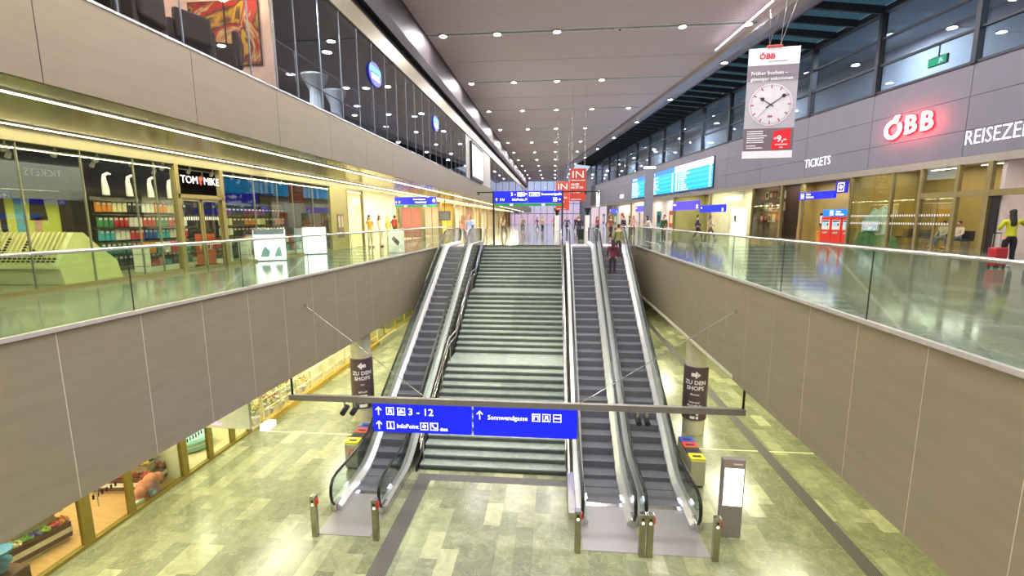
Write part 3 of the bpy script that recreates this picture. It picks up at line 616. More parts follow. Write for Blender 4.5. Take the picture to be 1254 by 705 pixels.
# ------------------------------------------------------------------ people
def skinned(name, verts, edges, m, parent=None, sub=1, **kw):
    me = bpy.data.meshes.new(name); me.from_pydata([v[:3] for v in verts], edges, [])
    o = bpy.data.objects.new(name, me); COL.objects.link(o); o.modifiers.new('Skin', 'SKIN'); sv = me.skin_vertices[0].data
    for i, v in enumerate(verts): sv[i].radius = (v[3], v[4] if len(v) > 4 else v[3]); sv[i].use_root = i == 0
    if sub: q = o.modifiers.new('Subsurf', 'SUBSURF'); q.levels = sub; q.render_levels = sub
    dg = bpy.context.evaluated_depsgraph_get(); me2 = bpy.data.meshes.new_from_object(o.evaluated_get(dg)); bpy.data.objects.remove(o)
    for p in me2.polygons: p.use_smooth = True
    me2.name = name
    return me2
def lerp(a, b, t): return [a[i]+(b[i]-a[i])*t for i in range(3)]
POSES = {}
def pose(name):
    """joint positions of an adult about 1.7 m tall who faces -Y"""
    J = dict(pel=(0, 0, .93), wst=(0, -.005, 1.06), ch=(0, .0, 1.27), nk=(0, .01, 1.43), hd=(0, -.02, 1.57))
    for s, k in ((-1, 'l'), (1, 'r')):
        J['hip'+k] = (s*.09, 0, .9); J['kn'+k] = (s*.1, -.01, .49); J['an'+k] = (s*.1, .02, .08); J['to'+k] = (s*.12, -.16, .035)
        J['sh'+k] = (s*.17, .01, 1.38); J['el'+k] = (s*.24, .03, 1.12); J['wr'+k] = (s*.24, -.06, .88)
    if name == 'walk':
        J.update(knl=(-.1, -.2, .52), anl=(-.1, -.3, .09), tol=(-.11, -.48, .06), knr=(.1, .05, .5), anr=(.1, .32, .14), tor=(.1, .17, .04), ell=(-.25, .14, 1.14), wrl=(-.25, .16, .9), elr=(.25, -.07, 1.13), wrr=(.24, -.27, .98))
    if name == 'lean':
        J.update(ch=(0, -.12, 1.24), wst=(0, -.03, 1.06), nk=(0, -.2, 1.37), hd=(0, -.27, 1.49), shl=(-.17, -.17, 1.33), shr=(.17, -.17, 1.33), ell=(-.22, -.3, 1.12), elr=(.22, -.3, 1.12), wrl=(-.12, -.5, 1.09), wrr=(.12, -.5, 1.09), knl=(-.1, -.06, .49))
    if name == 'reach':
        J.update(ell=(-.36, -.14, 1.25), wrl=(-.52, -.34, 1.3), elr=(.26, -.04, 1.14), wrr=(.14, -.26, 1.12), hd=(.01, -.05, 1.56))
    if name == 'sit':
        for s, k in ((-1, 'l'), (1, 'r')): J['hip'+k] = (s*.09, 0, .5); J['kn'+k] = (s*.12, -.44, .5); J['an'+k] = (s*.12, -.5, .09); J['to'+k] = (s*.13, -.68, .035); J['el'+k] = (s*.24, -.02, .74); J['wr'+k] = (s*.12, -.26, .6)
        J.update(pel=(0, 0, .53), wst=(0, .02, .68), ch=(0, .03, .9), nk=(0, .02, 1.06), hd=(0, -.02, 1.2), shl=(-.17, .02, 1.0), shr=(.17, .02, 1.0))
    if name == 'carry':
        J.update(elr=(.27, -.1, 1.12), wrr=(.16, -.3, 1.12))
    if name in POSES: return POSES[name]
    # ---- body
    V = []; E = []
    def v(p, r, r2=None): V.append((*p, r, r2 or r)); return len(V)-1
    def chain(a, pts):
        for p, r, r2 in pts: b = v(p, r, r2); E.append((a, b)); a = b
        return a
    pel = v(J['pel'], .125, .095); wst = chain(pel, [(J['wst'], .11, .085)]); ch = chain(wst, [(J['ch'], .135, .095)]); nb = chain(ch, [(J['nk'], .06, .055)])
    hd = Vector(J['hd']); nk = Vector(J['nk']); f = Vector((0, -1, 0))
    hh = chain(nb, [(lerp(J['nk'], hd, .45), .05, .05), (tuple(hd+Vector((0, -.012, -.045))), .064, .07), (tuple(hd+Vector((0, 0, .03))), .078, .088), (tuple(hd+Vector((0, .01, .1))), .055, .065)])
    jaw = len(V)-3; mid = len(V)-2
    chain(mid, [(tuple(hd+Vector((0, -.098, .0))), .011, .012)])                    # nose
    for s in (-1, 1): chain(mid, [(tuple(hd+Vector((s*.083, .012, .0))), .012, .02)])   # ears
    for s, k in ((-1, 'l'), (1, 'r')):
        sh, el, wr = (Vector(J[n_+k]) for n_ in ('sh', 'el', 'wr'))
        w_ = chain(ch, [(sh, .055, .055), (sh.lerp(el, .5), .046, .046), (el, .037, .037), (el.lerp(wr, .4), .036, .036), (wr, .024, .02)])
        d = (wr-el).normalized(); sd = Vector((0, -1, 0)); sd = (sd-d*sd.dot(d)).normalized()
        pa = chain(w_, [(wr+d*.05, .03, .018)]); cr = d.cross(sd)*s
        for i, L in enumerate((.07, .08, .074, .056)):
            o_ = sd*(.024-.016*i); a_ = wr+d*.09+o_; chain(pa, [(a_, .009, .009), (a_+d*L*.5+cr*.01, .008, .008), (a_+d*L*.85+cr*.03, .0065, .0065)])
        chain(pa, [(wr+d*.055+sd*.04, .01, .01), (wr+d*.09+sd*.05+cr*.01, .008, .008)])
        hip, kn, an, to = (Vector(J[n_+k]) for n_ in ('hip', 'kn', 'an', 'to'))
        a_ = chain(pel, [(hip, .085, .085), (hip.lerp(kn, .5), .072, .072), (kn, .052, .052), (kn.lerp(an, .35), .052, .052), (an, .034, .036)])
        chain(a_, [(an.lerp(to, .5)+Vector((0, 0, -.02)), .034, .036), (to, .03, .022)])
    body = skinned('body', V, E, None)
    # ---- clothes
    def garment(top=True, sleeve=1., coat=0):
        V.clear(); E.clear(); g = .014
        if top:
            c = v(J['ch'], .135+g, .095+g)
            chain(c, [(lerp(J['ch'], J['nk'], .72), .085, .07)]); q = chain(c, [(J['wst'], .115+g, .085+g), (tuple(Vector(J['pel'])+Vector((0, 0, .02))), .14+g, .115+g), (tuple(Vector(J['pel'])+Vector((0, 0, -.03))), .15+g, .125+g)])
            if coat: chain(q, [(tuple(Vector(J['pel'])+Vector((0, 0, -.25))), .16, .13)])
            for k in 'lr':
                sh, el, wr = (Vector(J[n_+k]) for n_ in ('sh', 'el', 'wr'))
                pts = [(sh, .055+g, .055+g), (sh.lerp(el, .5), .046+g, .046+g)]
                if sleeve > .5: pts += [(el, .038+g, .038+g), (el.lerp(wr, .9), .028+g, .028+g)]
                chain(c, pts)
        else:
            c = v(J['pel'], .15+g, .125+g)
            chain(c, [(lerp(J['pel'], J['wst'], .8), .115+g, .09+g)])
            for k in 'lr':
                hip, kn, an = (Vector(J[n_+k]) for n_ in ('hip', 'kn', 'an')); pts = [(hip, .105+g, .1+g), (hip.lerp(kn, .5), .076+g, .076+g), (kn, .052+g, .052+g)]
                if sleeve > .5: pts += [(kn.lerp(an, .4), .052+g, .052+g), (kn.lerp(an, .93), .042+g, .042+g)]
                chain(c, pts)
        return skinned('shirt' if top else 'trousers', V, E, None)
    tops = {(1, 0): garment(True, 1), (0, 0): garment(True, 0), (1, 1): garment(True, 1, 1)}; bots = {1: garment(False, 1), 0: garment(False, 0)}
    V.clear(); E.clear()
    def hair(long):
        V.clear(); E.clear(); t_ = v(hd+Vector((0, .0, .13)), .085, .09); a_ = chain(t_, [(hd+Vector((0, .035, .09)), .1, .1)]); chain(a_, [(hd+Vector((0, .055, .01)), .078, .07)]+([(hd+Vector((0, .085, -.1)), .1, .06), (hd+Vector((0, .13, -.26)), .1, .045), (hd+Vector((0, .14, -.36)), .06, .03)] if long else [(hd+Vector((0, .06, -.04)), .06, .045)]))
        return skinned('hair', V, E, None)
    hairs = {1: hair(1), 0: hair(0)}
    shoes = {}
    for k in 'lr':
        V.clear(); E.clear(); an, to = Vector(J['an'+k]), Vector(J['to'+k]); a_ = v(an+Vector((0, .015, -.03)), .045, .045); chain(a_, [(an.lerp(to, .5)+Vector((0, 0, -.02)), .042, .036), (to+Vector((0, -.01, 0)), .037, .03)]); shoes[k] = skinned('shoe', V, E, None)
    ey = M()
    POSES[name] = (J, body, tops, bots, hairs, shoes, hd); return POSES[name]
def keep(me, m):
    c = me.copy(); c.materials.clear(); c.materials.append(m); return c
def person(p, label, x, y, z, face, top, bottom, hair, long=0, sleeve=1, legs=1, coat=0, h=1., skin='c99a7c', shoe='2a2422', group=None):
    J, body, tops, bots, hairs, shoes, hd = pose(p)
    t = thing('person', label, 'person', (x, y, z), rad(face), group); t.scale = (h, h, h)
    link('body', keep(body, paint(skin)), None, t); link('shirt' if not coat else 'coat', keep(tops.get((sleeve, coat), tops[(1, 0)]), paint(top, .8)), None, t)
    link('trousers' if legs else 'shorts', keep(bots[legs], paint(bottom, .8)), None, t); link('hair', keep(hairs[long], paint(hair, .7)), None, t)
    for k in 'lr': link('shoe', keep(shoes[k], paint(shoe, .6)), None, t)
    for s in (-1, 1): M().ball((hd.x+s*.03, hd.y-.083, hd.z+.025), .011, .008, .008, 8).build('eye', paint('2c2420'), t)
    M().ball((hd.x, hd.y-.08, hd.z-.05), .022, .008, .006, 8).build('mouth', paint('9a4f48'), t)
    return t
P = person
P('stand', 'person in ochre yellow top and beige shorts facing the bright shop window', -9.75, 23.7, ZU, 60, 'b98a2e', 'e3d3b8', '3a2618', 1, 0, 0)
P('stand', 'person in pale cream top beside the one in ochre, at the bright shop window', -9.45, 24.35, ZU, 100, 'dcccae', 'cbb894', '4a3424', 1, 0, 0)
P('stand', 'person in light lime shirt between the cream top and the red backpack', -9.2, 24.95, ZU, 140, 'c8d46a', 'e8e2c4', 'd8c070', 1, 0, 0)
t = P('stand', 'person in green shirt and grey trousers wearing a red backpack', -9.05, 25.6, ZU, 200, '1d7a4a', '56606c', '30201a', 0, 0, 1)
t = thing('backpack', 'red backpack worn by the person in the green shirt', 'backpack', (-9.0, 25.42, ZU+1.05), rad(200)); M().bbox(-.15, .15, .0, .17, 0, .44, .05).build('bag', paint('b03024'), t); M().bbox(-.1, .1, -.05, .01, .06, .24, .02).build('pocket', paint('8c241c'), t)
for s in (-1, 1): M().tube([(s*.09, .16, .42), (s*.1, .3, .46), (s*.1, .36, .2), (s*.1, .18, .04)], .016, 6).build('strap', paint('3a1a16'), t)
def suitcase(label, x, y, z, c, h=.62, rot=0, up=1.02):
    t = thing('suitcase', label, 'suitcase', (x, y, z), rot); M().bbox(-.2, .2, -.12, .12, .06, h, .03).build('shell', paint(c, .4), t)
    for s in (-1, 1):
        M().cyl((s*.13, .08, h), (s*.13, .08, up-.02), .009, 6).build('telescopic_rod', MT['steel'], t)
        for q in (-1, 1): M().cyl((s*.15-.02, q*.08, .03), (s*.15+.02, q*.08, .03), .03, 10).build('wheel', MT['rubber'], t)
    M().cyl((-.14, .08, up), (.14, .08, up), .014, 8).build('handle', MT['black'], t); return t
P('walk', 'person in dark navy coat and light hair walking off with a black suitcase', 1.75, 33.0, ZU, 185, '23263a', '1f2028', 'b8956a', 0, 1, 1, 1)
suitcase('tall black suitcase standing at the top of the inner escalator', 1.85, 32.3, ZU, '141416', .8)
P('walk', 'person in reddish brown jacket striding beyond the top of the twin escalators', 3.9, 32.6, ZU, 30, '8c5248', '2c2226', '3a2a20')
P('lean', 'person in white top with dark hair bending over the glass rail', 5.55, 27.2, ZU, -90, 'e6e0dc', '2a2c34', '17120f', 1, 0)
P('stand', 'person in dark olive coat standing beside the grey column panel', 6.6, 28.6, ZU, -60, '3f4a22', '22241c', '4a3a26', 0, 1, 1, 1)
P('stand', 'person in violet shirt near the bright ticket windows, beyond the rail corner', 5.6, 38., ZU, 40, '4a3a5a', '3a3640', '2a1e18')
P('stand', 'person in pale pink shirt next to the one in violet', 6.4, 38.3, ZU, -30, 'd8a8a0', '5a5058', '5a4030', 1)
P('walk', 'person in blue grey jacket crossing in front of the olive shop wall', 9.6, 32., ZU, 75, '3a4250', '2a2a30', '201814')
P('walk', 'person in beige coat crossing behind the long glass balustrade', 10.6, 32.6, ZU, 80, 'b49a7c', '6a5a4a', '6a4a30', 1, 1, 1, 1)
P('reach', 'person with long dark hair in a yellow top and black trousers, arm stretched out', 13.5, 14.95, ZU, 165, 'b8b81c', '15141a', '20160f', 1, 1, 1, h=1.0, shoe='d8d4e0')
suitcase('red suitcase standing on the polished floor beside the person in yellow', 13.05, 14.75, ZU, 'a81c26', .6, rad(10)); suitcase('dark green trolley case at the far side of the person in yellow', 14.15, 14.8, ZU, '24342c', .55, rad(-15))
P('walk', 'person in pale blue shirt and pink cap stepping off the lone escalator', -4.9, 26.6, ZU, 190, 'a8bce0', 'c8ccd8', 'd89080', 0, 1, 1)
P('walk', 'person in salmon top at the head of the lone escalator', -5.6, 27.9, ZU, 170, 'e0907c', '8a90a8', 'b07a5a', 1, 0, 1)
P('stand', 'person in maroon top riding the outer escalator', 2.7, 21.35, hstep(21.35)+.02, 180, '6e2038', '3a2a36', '2c1a14', 1)
P('stand', 'person in olive jacket riding the outer escalator, higher than the maroon one', 3.1, 22.6, hstep(22.6)+.02, 175, '8a8a4a', '3c3c38', '463220', 0)
far = [(-3.5, 52, '7a6a60', 'small standing figure in taupe far down the concourse'), (-2.2, 60, '5a4a58', 'small figure in plum far down the concourse'), (-1.2, 48, 'b89a88', 'small figure in sand clothes beyond the blue double sign'), (0, 66, '8a6a5a', 'small figure in brown at the distant end of the concourse'),
 (-5, 70, 'c8b0a8', 'small figure in pale pink by the distant shops'), (2.6, 56, '3c3440', 'small dark figure under the orange banners'), (4.6, 50, 'a84a44', 'small figure in brick red near the grey wall'), (5.6, 62, '4a5068', 'small figure in slate blue near the distant lit doors'), (-8, 45, 'd8c8b4', 'small figure in cream along the shop fronts'),
 (3.6, 72, 'd0a090', 'small figure in peach at the distant right corner of the concourse'), (-6.5, 57, '887070', 'small figure in mauve along the shop fronts'), (1.2, 44, '40485c', 'small figure in dark blue ahead of the escalator pair'), (7.5, 47, '2c2c30', 'small figure in black by the bright doorway'), (-4.4, 40, 'b8a090', 'small figure in light brown just past the stair head')]
for i, (x, y, c, lb) in enumerate(far): P(('stand', 'walk')[i % 2], lb.replace('right ', ''), x, y, ZU, (i*67) % 360, c, ['3a3a44', '5a4a40', '2a2a30'][i % 3], ['2a1e18', '5a4028', 'b08a58'][i % 3], i % 2)
# ------------------------------------------------------------------ upper left shop fronts
XF = -10.6
S('trim_12', mat('yellow_bronze_band', '857e62', .45, .2), M().box(XF-.1, XF+.05, -5, 139, 1.55, 1.84))
S('wall_shop_sill', MT['frame'], M().box(XF-.08, XF+.03, -5, 12.2, ZU, ZU+.09).box(XF-.08, XF+.03, 13.98, 21.2, ZU, ZU+.09))
wn = S('window_8', MT['pane'], M().box(XF-.012, XF, -5, 12.2, ZU+.09, 1.55).box(XF-.012, XF, 14.0, 21.2, ZU+.09, 1.55)); fr = M()
for y in (7.1, 8.4, 9.65, 10.95, 11.56, 15.62, 17.0, 18.04, 19.6): fr.box(XF-.04, XF+.01, y-.009, y+.009, ZU+.09, 1.55)
fr.build('window_frame', paint('7c7a66', .4), wn)
fr = M()
for y in (12.23, 13.99): fr.box(XF-.1, XF+.06, y-.07, y+.07, ZU, 1.55)
fr.box(XF-.1, XF+.06, 12.2, 14.0, .62, .74); d1 = S('door_1', MT['frame'], fr)
for y0, y1 in ((12.32, 13.08), (13.12, 13.9)):
    q = M()
    for a in ((y0, y0+.05), (y1-.05, y1)): q.box(XF-.05, XF, a[0], a[1], ZU, .62)
    q.box(XF-.05, XF, y0, y1, ZU, ZU+.1).box(XF-.05, XF, y0, y1, .55, .62); q.build('door_leaf', MT['frame'], d1)
    B('door_glass', MT['pane'], XF-.03, XF-.02, y0+.05, y1-.05, ZU+.1, .55, d1)
    q = M()
    for z in (-.75, .0):
        for k in range(7): q.box(XF-.02, XF-.015, y0+.1+k*.085, y0+.14+k*.085, z, z+.1)
    q.build('safety_marking', MT['white'], d1)
for p0, p1 in ((21.15, 22.85),): S('wall_shop_pier', mat('olive_panel', 'a09560', .4, .2), M().box(XF-.2, XF+.04, p0, p1, ZU, 1.55))
o = thing('fire_cabinet', 'grey notice cabinet set in the olive pier between the shops', 'cabinet', (XF+.06, 22.0, ZU+.9), PI/2); M().bbox(-.32, .32, -.03, .02, -.3, .85, .01).build('door', paint('6a6258'), o)
for a in (-1, 1): M().box(a*.16-.1, a*.16+.1, -.036, -.03, .2, .75).build('panel', paint('b8a890'), o)
# interior shell of the sock shop
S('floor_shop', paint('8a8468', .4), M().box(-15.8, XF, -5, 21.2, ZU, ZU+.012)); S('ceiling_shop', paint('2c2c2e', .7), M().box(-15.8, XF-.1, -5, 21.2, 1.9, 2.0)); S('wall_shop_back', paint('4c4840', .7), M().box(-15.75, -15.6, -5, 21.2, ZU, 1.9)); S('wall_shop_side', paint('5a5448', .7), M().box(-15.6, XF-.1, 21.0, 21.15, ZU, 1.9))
S('trim_13', paint('5c6066', .5), M().box(-13.3, -13.2, -2, 12., .55, 1.5))
for X in (-11.6, -12.8):
    t = thing('track_light', 'white ceiling track with spotlights in the sock shop, '+('closer to the window' if X > -12 else 'deeper in the shop'), 'track light', (X, 5, 1.75)); M().box(X-.02, X+.02, 2, 20.5, 1.72, 1.76).build('track', paint('d8d8d0'), t, True)
    for y in range(6, 20, 1 if X > -12 else 2):
        q = M().cyl((X, y, 1.72), (X, y, 1.6), .02, 8).build('stem', MT['white'], t, True); M().tube([(X, y, 1.6), (X-.12, y+.05, 1.5)], [.045, .06], 10).build('spot_head', MT['white'], t, True); M().cyl((X-.121, y+.051, 1.499), (X-.124, y+.052, 1.496), .05, 10).build('spot_lens', glow('fff4d8', 12), t, True)
    lamp('AREA', 170, (1, .95, .8), (X, 11.5, 1.45), None, 1.2, 15)
# racks with packs
def rack(x, y0, y1, levels, label):
    t = thing('display_rack', label, 'shop rack', (x, y0, ZU)); q = M()
    for y in (y0, (y0+y1)/2, y1): q.box(x-.03, x+.03, y-.02, y+.02, ZU, ZU+levels[-1]+.5)
    q.build('frame', MT['dark'], t, True); B('back_panel', paint('6a665a'), x-.08, x-.05, y0, y1, ZU+.1, ZU+levels[-1]+.45, t, True); B('base', paint('3c3830'), x-.1, x+.3, y0, y1, ZU, ZU+.12, t, True)
    for z in levels: M().box(x-.04, x+.25, y0, y1, ZU+z+.33, ZU+z+.345).build('shelf', MT['steel'], t, True)
    return t
PK = {}
def pack_row(x, y0, y1, z, cols, what, rackname, w=.16, h=.27):
    n_ = int((y1-y0)/(w+.03)); g = f'{what} on the {rackname}'
    for i in range(n_):
        c = cols[i % len(cols)]
        if (c, w, h) not in PK:
            me = M().bbox(-.04, .04, -w/2, w/2, 0, h, .012).build('sock_pack', paint(SC_[c]), None); md = me.data; bpy.data.objects.remove(me)
            me = M().box(.04, .045, -w*.35, w*.35, h*.7, h*.92).build('tag', MT['white'], None); PK[(c, w, h)] = (md, me.data); bpy.data.objects.remove(me)
        md, mt_ = PK[(c, w, h)]
        o = link('sock_pack', md, None, None, (x+.12, y0+.1+i*(w+.03), ZU+z+.03)); props(o, f'{c} pack of hosiery, {ORD[i % 20]} along row {ORD[int(z*10)%9]} of the {rackname}', 'sock pack', g)
        link('tag', mt_, None, o)
SC_ = dict(red='c22a34', teal='1f7a80', blue='2a5ab0', orange='d88430', green='3f8a5a', white='e6e2da', charcoal='2c2c30', purple='7a3a7c', turquoise='42a8b8', pink='d8708a', maroon='6c2030', cream='e0d4a8')
SC2 = {}
def prow(x, y0, y1, lv, cols, rk, w=.16, h=.27):
    n_ = int((y1-y0-.1)/(w+.03))
    for j, z in enumerate(lv):
        for i in range(n_):
            c = cols[j][(i//3+j) % len(cols[j])]
            key = (c, w, h)
            if key not in PK:
                a = M().bbox(-.04, .04, -w/2, w/2, 0, h, .012).build('sock_pack', paint(SC_[c]), None); md = a.data; bpy.data.objects.remove(a)
                b = M().box(.04, .045, -w*.35, w*.35, h*.7, h*.92).build('tag', MT['white'], None); PK[key] = (md, b.data); bpy.data.objects.remove(b)
            md, mt_ = PK[key]
            o = link('sock_pack', md, None, None, (x+.12, y0+.12+i*(w+.03), ZU+z+.02)); props(o, f'{c} hosiery pack, {ORD[i]} along the {("lowest", "second", "third", "fourth", "top")[j if j < len(lv)-1 else 4]} row of the {rk}', 'sock pack', f'hosiery packs on the {rk}')
            link('tag', mt_, None, o)
rack(-13, 11.9, 15.3, [.1, .5, .9, 1.3, 1.7], 'long dark rack filled with coloured hosiery packs left of the shop door'.replace('left of', 'beside'))
prow(-13, 11.9, 15.3, [.12, .5, .88, 1.26, 1.7], [['teal', 'charcoal', 'maroon'], ['orange', 'teal', 'green', 'pink'], ['red', 'blue', 'turquoise', 'white'], ['red', 'white', 'red', 'green'], ['orange', 'cream', 'charcoal', 'white']], 'long rack beside the shop door', .13, .3)
rack(-12.6, 16.2, 20.6, [.1, .5, .9, 1.3, 1.7], 'dark rack with muted packs behind the two lit display panels')
prow(-12.6, 16.2, 20.6, [.5, .88, 1.26, 1.64], [['green', 'charcoal', 'teal'], ['maroon', 'white', 'charcoal'], ['charcoal', 'orange', 'cream'], ['purple', 'charcoal', 'maroon']], 'rack behind the display panels', .2)
rack(-14.5, 6.2, 8.6, [.1, .5, .9, 1.3], 'rack with dark and red goods near the shop corner')
prow(-14.5, 6.2, 8.6, [.5, .88, 1.26], [['charcoal', 'green', 'charcoal'], ['red', 'charcoal', 'red'], ['charcoal', 'cream', 'charcoal']], 'corner rack', .22)
# pictures of models on the back of the shop (plain generic figures)
def poster(x, y0, y1, z0, z1, bg, figs, label):
    t = thing('fashion_poster', label, 'poster', (x, y0, z0)); B('sheet', paint(bg), x-.02, x, y0, y1, z0, z1, t, True); w_ = y1-y0; h_ = z1-z0
    for nm, c, pts in figs:
        M().prism([(y0+u*w_, z0+v_*h_) for u, v_ in pts], x, x+.006, 'x').build(nm, paint(c), t, True)
def el(cx, cy, rx, ry, n=14): return [(cx+rx*math.cos(2*PI*i/n), cy+ry*math.sin(2*PI*i/n)) for i in range(n)]
poster(-13.6, 8.7, 10.2, -.9, .75, 'b8b4a0', [('dress', '17151a', [(.35, 0), (.85, 0), (.72, .45), (.66, .72), (.5, .72), (.46, .45)]), ('arm', 'c89a7c', [(.3, .3), (.42, .3), (.55, .68), (.45, .72), (.25, .85), (.2, .8)]), ('face', 'c89a7c', el(.56, .84, .08, .1)), ('hair', '3a2218', el(.5, .9, .13, .07))], 'fashion poster of a figure in a black dress behind the shop window')
poster(-13.6, 10.35, 11.6, -.9, .75, 'c8d060', [('stripe', '5aa0b0', [(.15, 0), (.3, 0), (.3, 1), (.15, 1)]), ('legs', 'c89a7c', [(.45, .05), (.6, .05), (.62, .6), (.48, .6)]), ('jacket', '1c1c20', [(.4, .55), (.75, .55), (.7, .95), (.45, .95)]), ('bag', 'b03028', [(.4, .02), (.62, .02), (.6, .2), (.42, .2)])], 'striped yellow fashion poster with a figure in a black jacket')
# green cardboard display with slats
t = thing('display_stand', 'large pale lime six-sided display stand with slatted sloping front and rows of dots', 'display stand', (-12.1, 9.9, ZU))
hexp = [(9.42, ZU+.02), (10.85, ZU+.02), (10.72, -.98), (10.3, -.62), (9.97, -.28), (9.75, -.28), (9.32, -1.0)]
lime = mat('lime_board', 'e6e2b4', .6); M().prism(hexp, -13.0, -11.15, 'x').build('body', lime, t, True)
n0 = Vector((0, 9.32, -1.0)); n1 = Vector((0, 9.75, -.28)); nrm = Vector((0, -(n1.z-n0.z), n1.y-n0.y)).normalized(); dd = n1-n0
for k in range(14):
    x = -12.95+k*.125; a = n0+nrm*.0; b = n1
    M().hexa([(x, a.y, a.z), (x+.02, a.y, a.z), (x+.02, b.y, b.z), (x, b.y, b.z)]+[(x, a.y+nrm.y*.05, a.z+nrm.z*.05), (x+.02, a.y+nrm.y*.05, a.z+nrm.z*.05), (x+.02, b.y+nrm.y*.05, b.z+nrm.z*.05), (x, b.y+nrm.y*.05, b.z+nrm.z*.05)]).build('slat', paint('d4d092'), t, True)
dots = M(); sh_ = M()
for k in range(14):
    for j in range(random.choice([3, 5, 8, 9]) if k < 11 else 2):
        x = -12.9+k*.125; p_a = n0+dd*(.06+j*.085); dots.box(x+.025, x+.095, p_a.y+nrm.y*.07-.02, p_a.y+nrm.y*.07, p_a.z+.02, p_a.z+.06)
dots.build('dots', MT['black'], t, True, kind='stuff'); B('ledge', paint('e4e6b8'), -13.02, -11.13, 9.25, 9.35, -1.08, -1.0, t, True)
# lit display panels
def lightbox(x0, x1, y, label, col, fig):
    t = thing('lit_display', label, 'lit display panel', ((x0+x1)/2, y, ZU)); w_ = (x1-x0)/2; M().bbox(-w_, w_, 0, .12, 0, 1.17, .01).build('case', MT['steel'], t); B('panel', glow(col, 1.5), -w_+.04, w_-.04, -.006, 0, .04, 1.0, t)
    for nm, c, pts in fig: M().prism([(u*w_, .05+v_) for u, v_ in pts], -.01, -.006, 'y').build(nm, paint(c), t)
lightbox(-11.15, -10.72, 15.4, 'lit display panel with dark shoe shapes and grey top band, nearer the shop door', 'e8f4f4', [('band', '5c7080', [(-.9, .82), (.9, .82), (.9, .95), (-.9, .95)]), ('shoe', '4a7086', [(-.6, .1), (-.1, .1), (0, .3), (-.3, .5), (-.5, .3)]), ('shoe', '6a8a98', [(.2, .1), (.7, .1), (.6, .5), (.4, .4)])]) if False else None
def lightbox2(y0, y1, label, fig, X=XF+.35):
    t = thing('lit_display', label, 'lit display panel', (X, (y0+y1)/2, ZU), PI/2-.9); w_ = (y1-y0)/2; M().bbox(-w_, w_, 0, .12, 0, 1.17, .01).build('case', MT['steel'], t); B('panel', glow('f2fafa', 1.5), -w_+.04, w_-.04, -.006, 0, .04, 1.13, t)
    for nm, c, pts in fig: M().prism([(u*w_, .05+v_) for u, v_ in pts], -.01, -.006, 'y').build(nm, paint(c), t)
lightbox2(15.2, 16.3, 'lit display with grey shoe shapes and a blue-grey top band', [('band', '5c7080', [(-.9, .9), (.9, .9), (.9, 1.08), (-.9, 1.08)]), ('shoe', '7a98a8', [(-.6, .1), (-.1, .1), (0, .3), (-.3, .5), (-.5, .3)]), ('shoe', '8aa4b0', [(.2, .1), (.7, .1), (.6, .5), (.4, .4)])])
lightbox2(18.4, 19.4, 'plain white lit display panel beside the one with shoe shapes', [])
# shop sign on the door head
t = thing('shop_sign', 'white lettering TOM and MIKE on the glass over the sock shop door', 'sign', (XF+.05, 13.1, 1.15), PI/2)
text('lettering', 'TOM', .31, glow('fff4ff', 1.3), (-.42, 0, 0), t, bold=-.005, sx=.95); text('lettering', 'MIKE', .31, glow('fff4ff', 1.3), (.44, 0, 0), t, bold=-.005, sx=.95)
q = M().lathe([(.075, -.01), (.075, .01)], 16); q.v = [(x, z, y+.06) for x, y, z in q.v]; q.box(-.015, .015, -.01, .01, -.12, 0).box(-.05, .05, -.01, .01, -.08, -.05); q.build('emblem', paint('c84a3a'), t)
t = thing('sale_board', 'orange sale poster board standing inside the sock shop door', 'sign', (XF-.35, 13.55, ZU), PI/2-.3); B('board', paint('d0562c'), -.3, .3, 0, .03, .1, 1.05, t); B('foot', MT['dark'], -.3, .3, -.1, .15, 0, .1, t); text('lettering', 'SALE', .2, MT['white'], (0, -.005, .62), t, bold=.01)
# second shop, blown bright, and the run of shops beyond
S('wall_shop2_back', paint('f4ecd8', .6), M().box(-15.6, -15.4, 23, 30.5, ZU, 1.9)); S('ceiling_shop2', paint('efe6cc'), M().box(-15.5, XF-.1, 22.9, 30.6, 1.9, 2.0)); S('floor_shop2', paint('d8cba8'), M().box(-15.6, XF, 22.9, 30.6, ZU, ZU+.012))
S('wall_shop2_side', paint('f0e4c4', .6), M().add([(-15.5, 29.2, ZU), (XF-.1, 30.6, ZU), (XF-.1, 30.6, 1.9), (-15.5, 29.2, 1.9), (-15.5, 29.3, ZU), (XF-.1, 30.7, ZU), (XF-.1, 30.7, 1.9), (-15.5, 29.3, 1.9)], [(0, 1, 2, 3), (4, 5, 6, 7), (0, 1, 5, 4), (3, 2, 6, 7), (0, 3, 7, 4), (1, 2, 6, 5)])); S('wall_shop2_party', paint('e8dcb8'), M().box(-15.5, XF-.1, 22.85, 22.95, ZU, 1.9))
lamp('AREA', 420, (1, .95, .82), (-13, 26.5, 1.8), None, 4., 5)
fr = M()
for y in (22.9, 24.9, 30.6): fr.box(XF-.08, XF+.05, y-.06, y+.06, ZU, 1.55)
S('window_9', MT['pane'], M().box(XF-.012, XF, 23, 24.85, ZU, 1.55)); S('trim_14', MT['frame'], fr)
t = thing('shop_counter', 'orange toned counter with goods inside the bright shop', 'counter', (-13, 26.2, ZU)); M().bbox(-.4, .4, -1.2, 1.2, 0, 1.0, .02).build('body', paint('e0b070'), t); M().bbox(-.45, .45, -1.25, 1.25, 1.0, 1.05, .01).build('top', MT['white'], t)
palette = ['ece0d0', 'b87a70', 'dcc8ac', 'e8c860', 'dcd8d0', 'a88880', 'e0c8a0', 'd0ccc0', 'b8a490', 'dcd4c4']
y = 31.
fr = M(); goods = 0
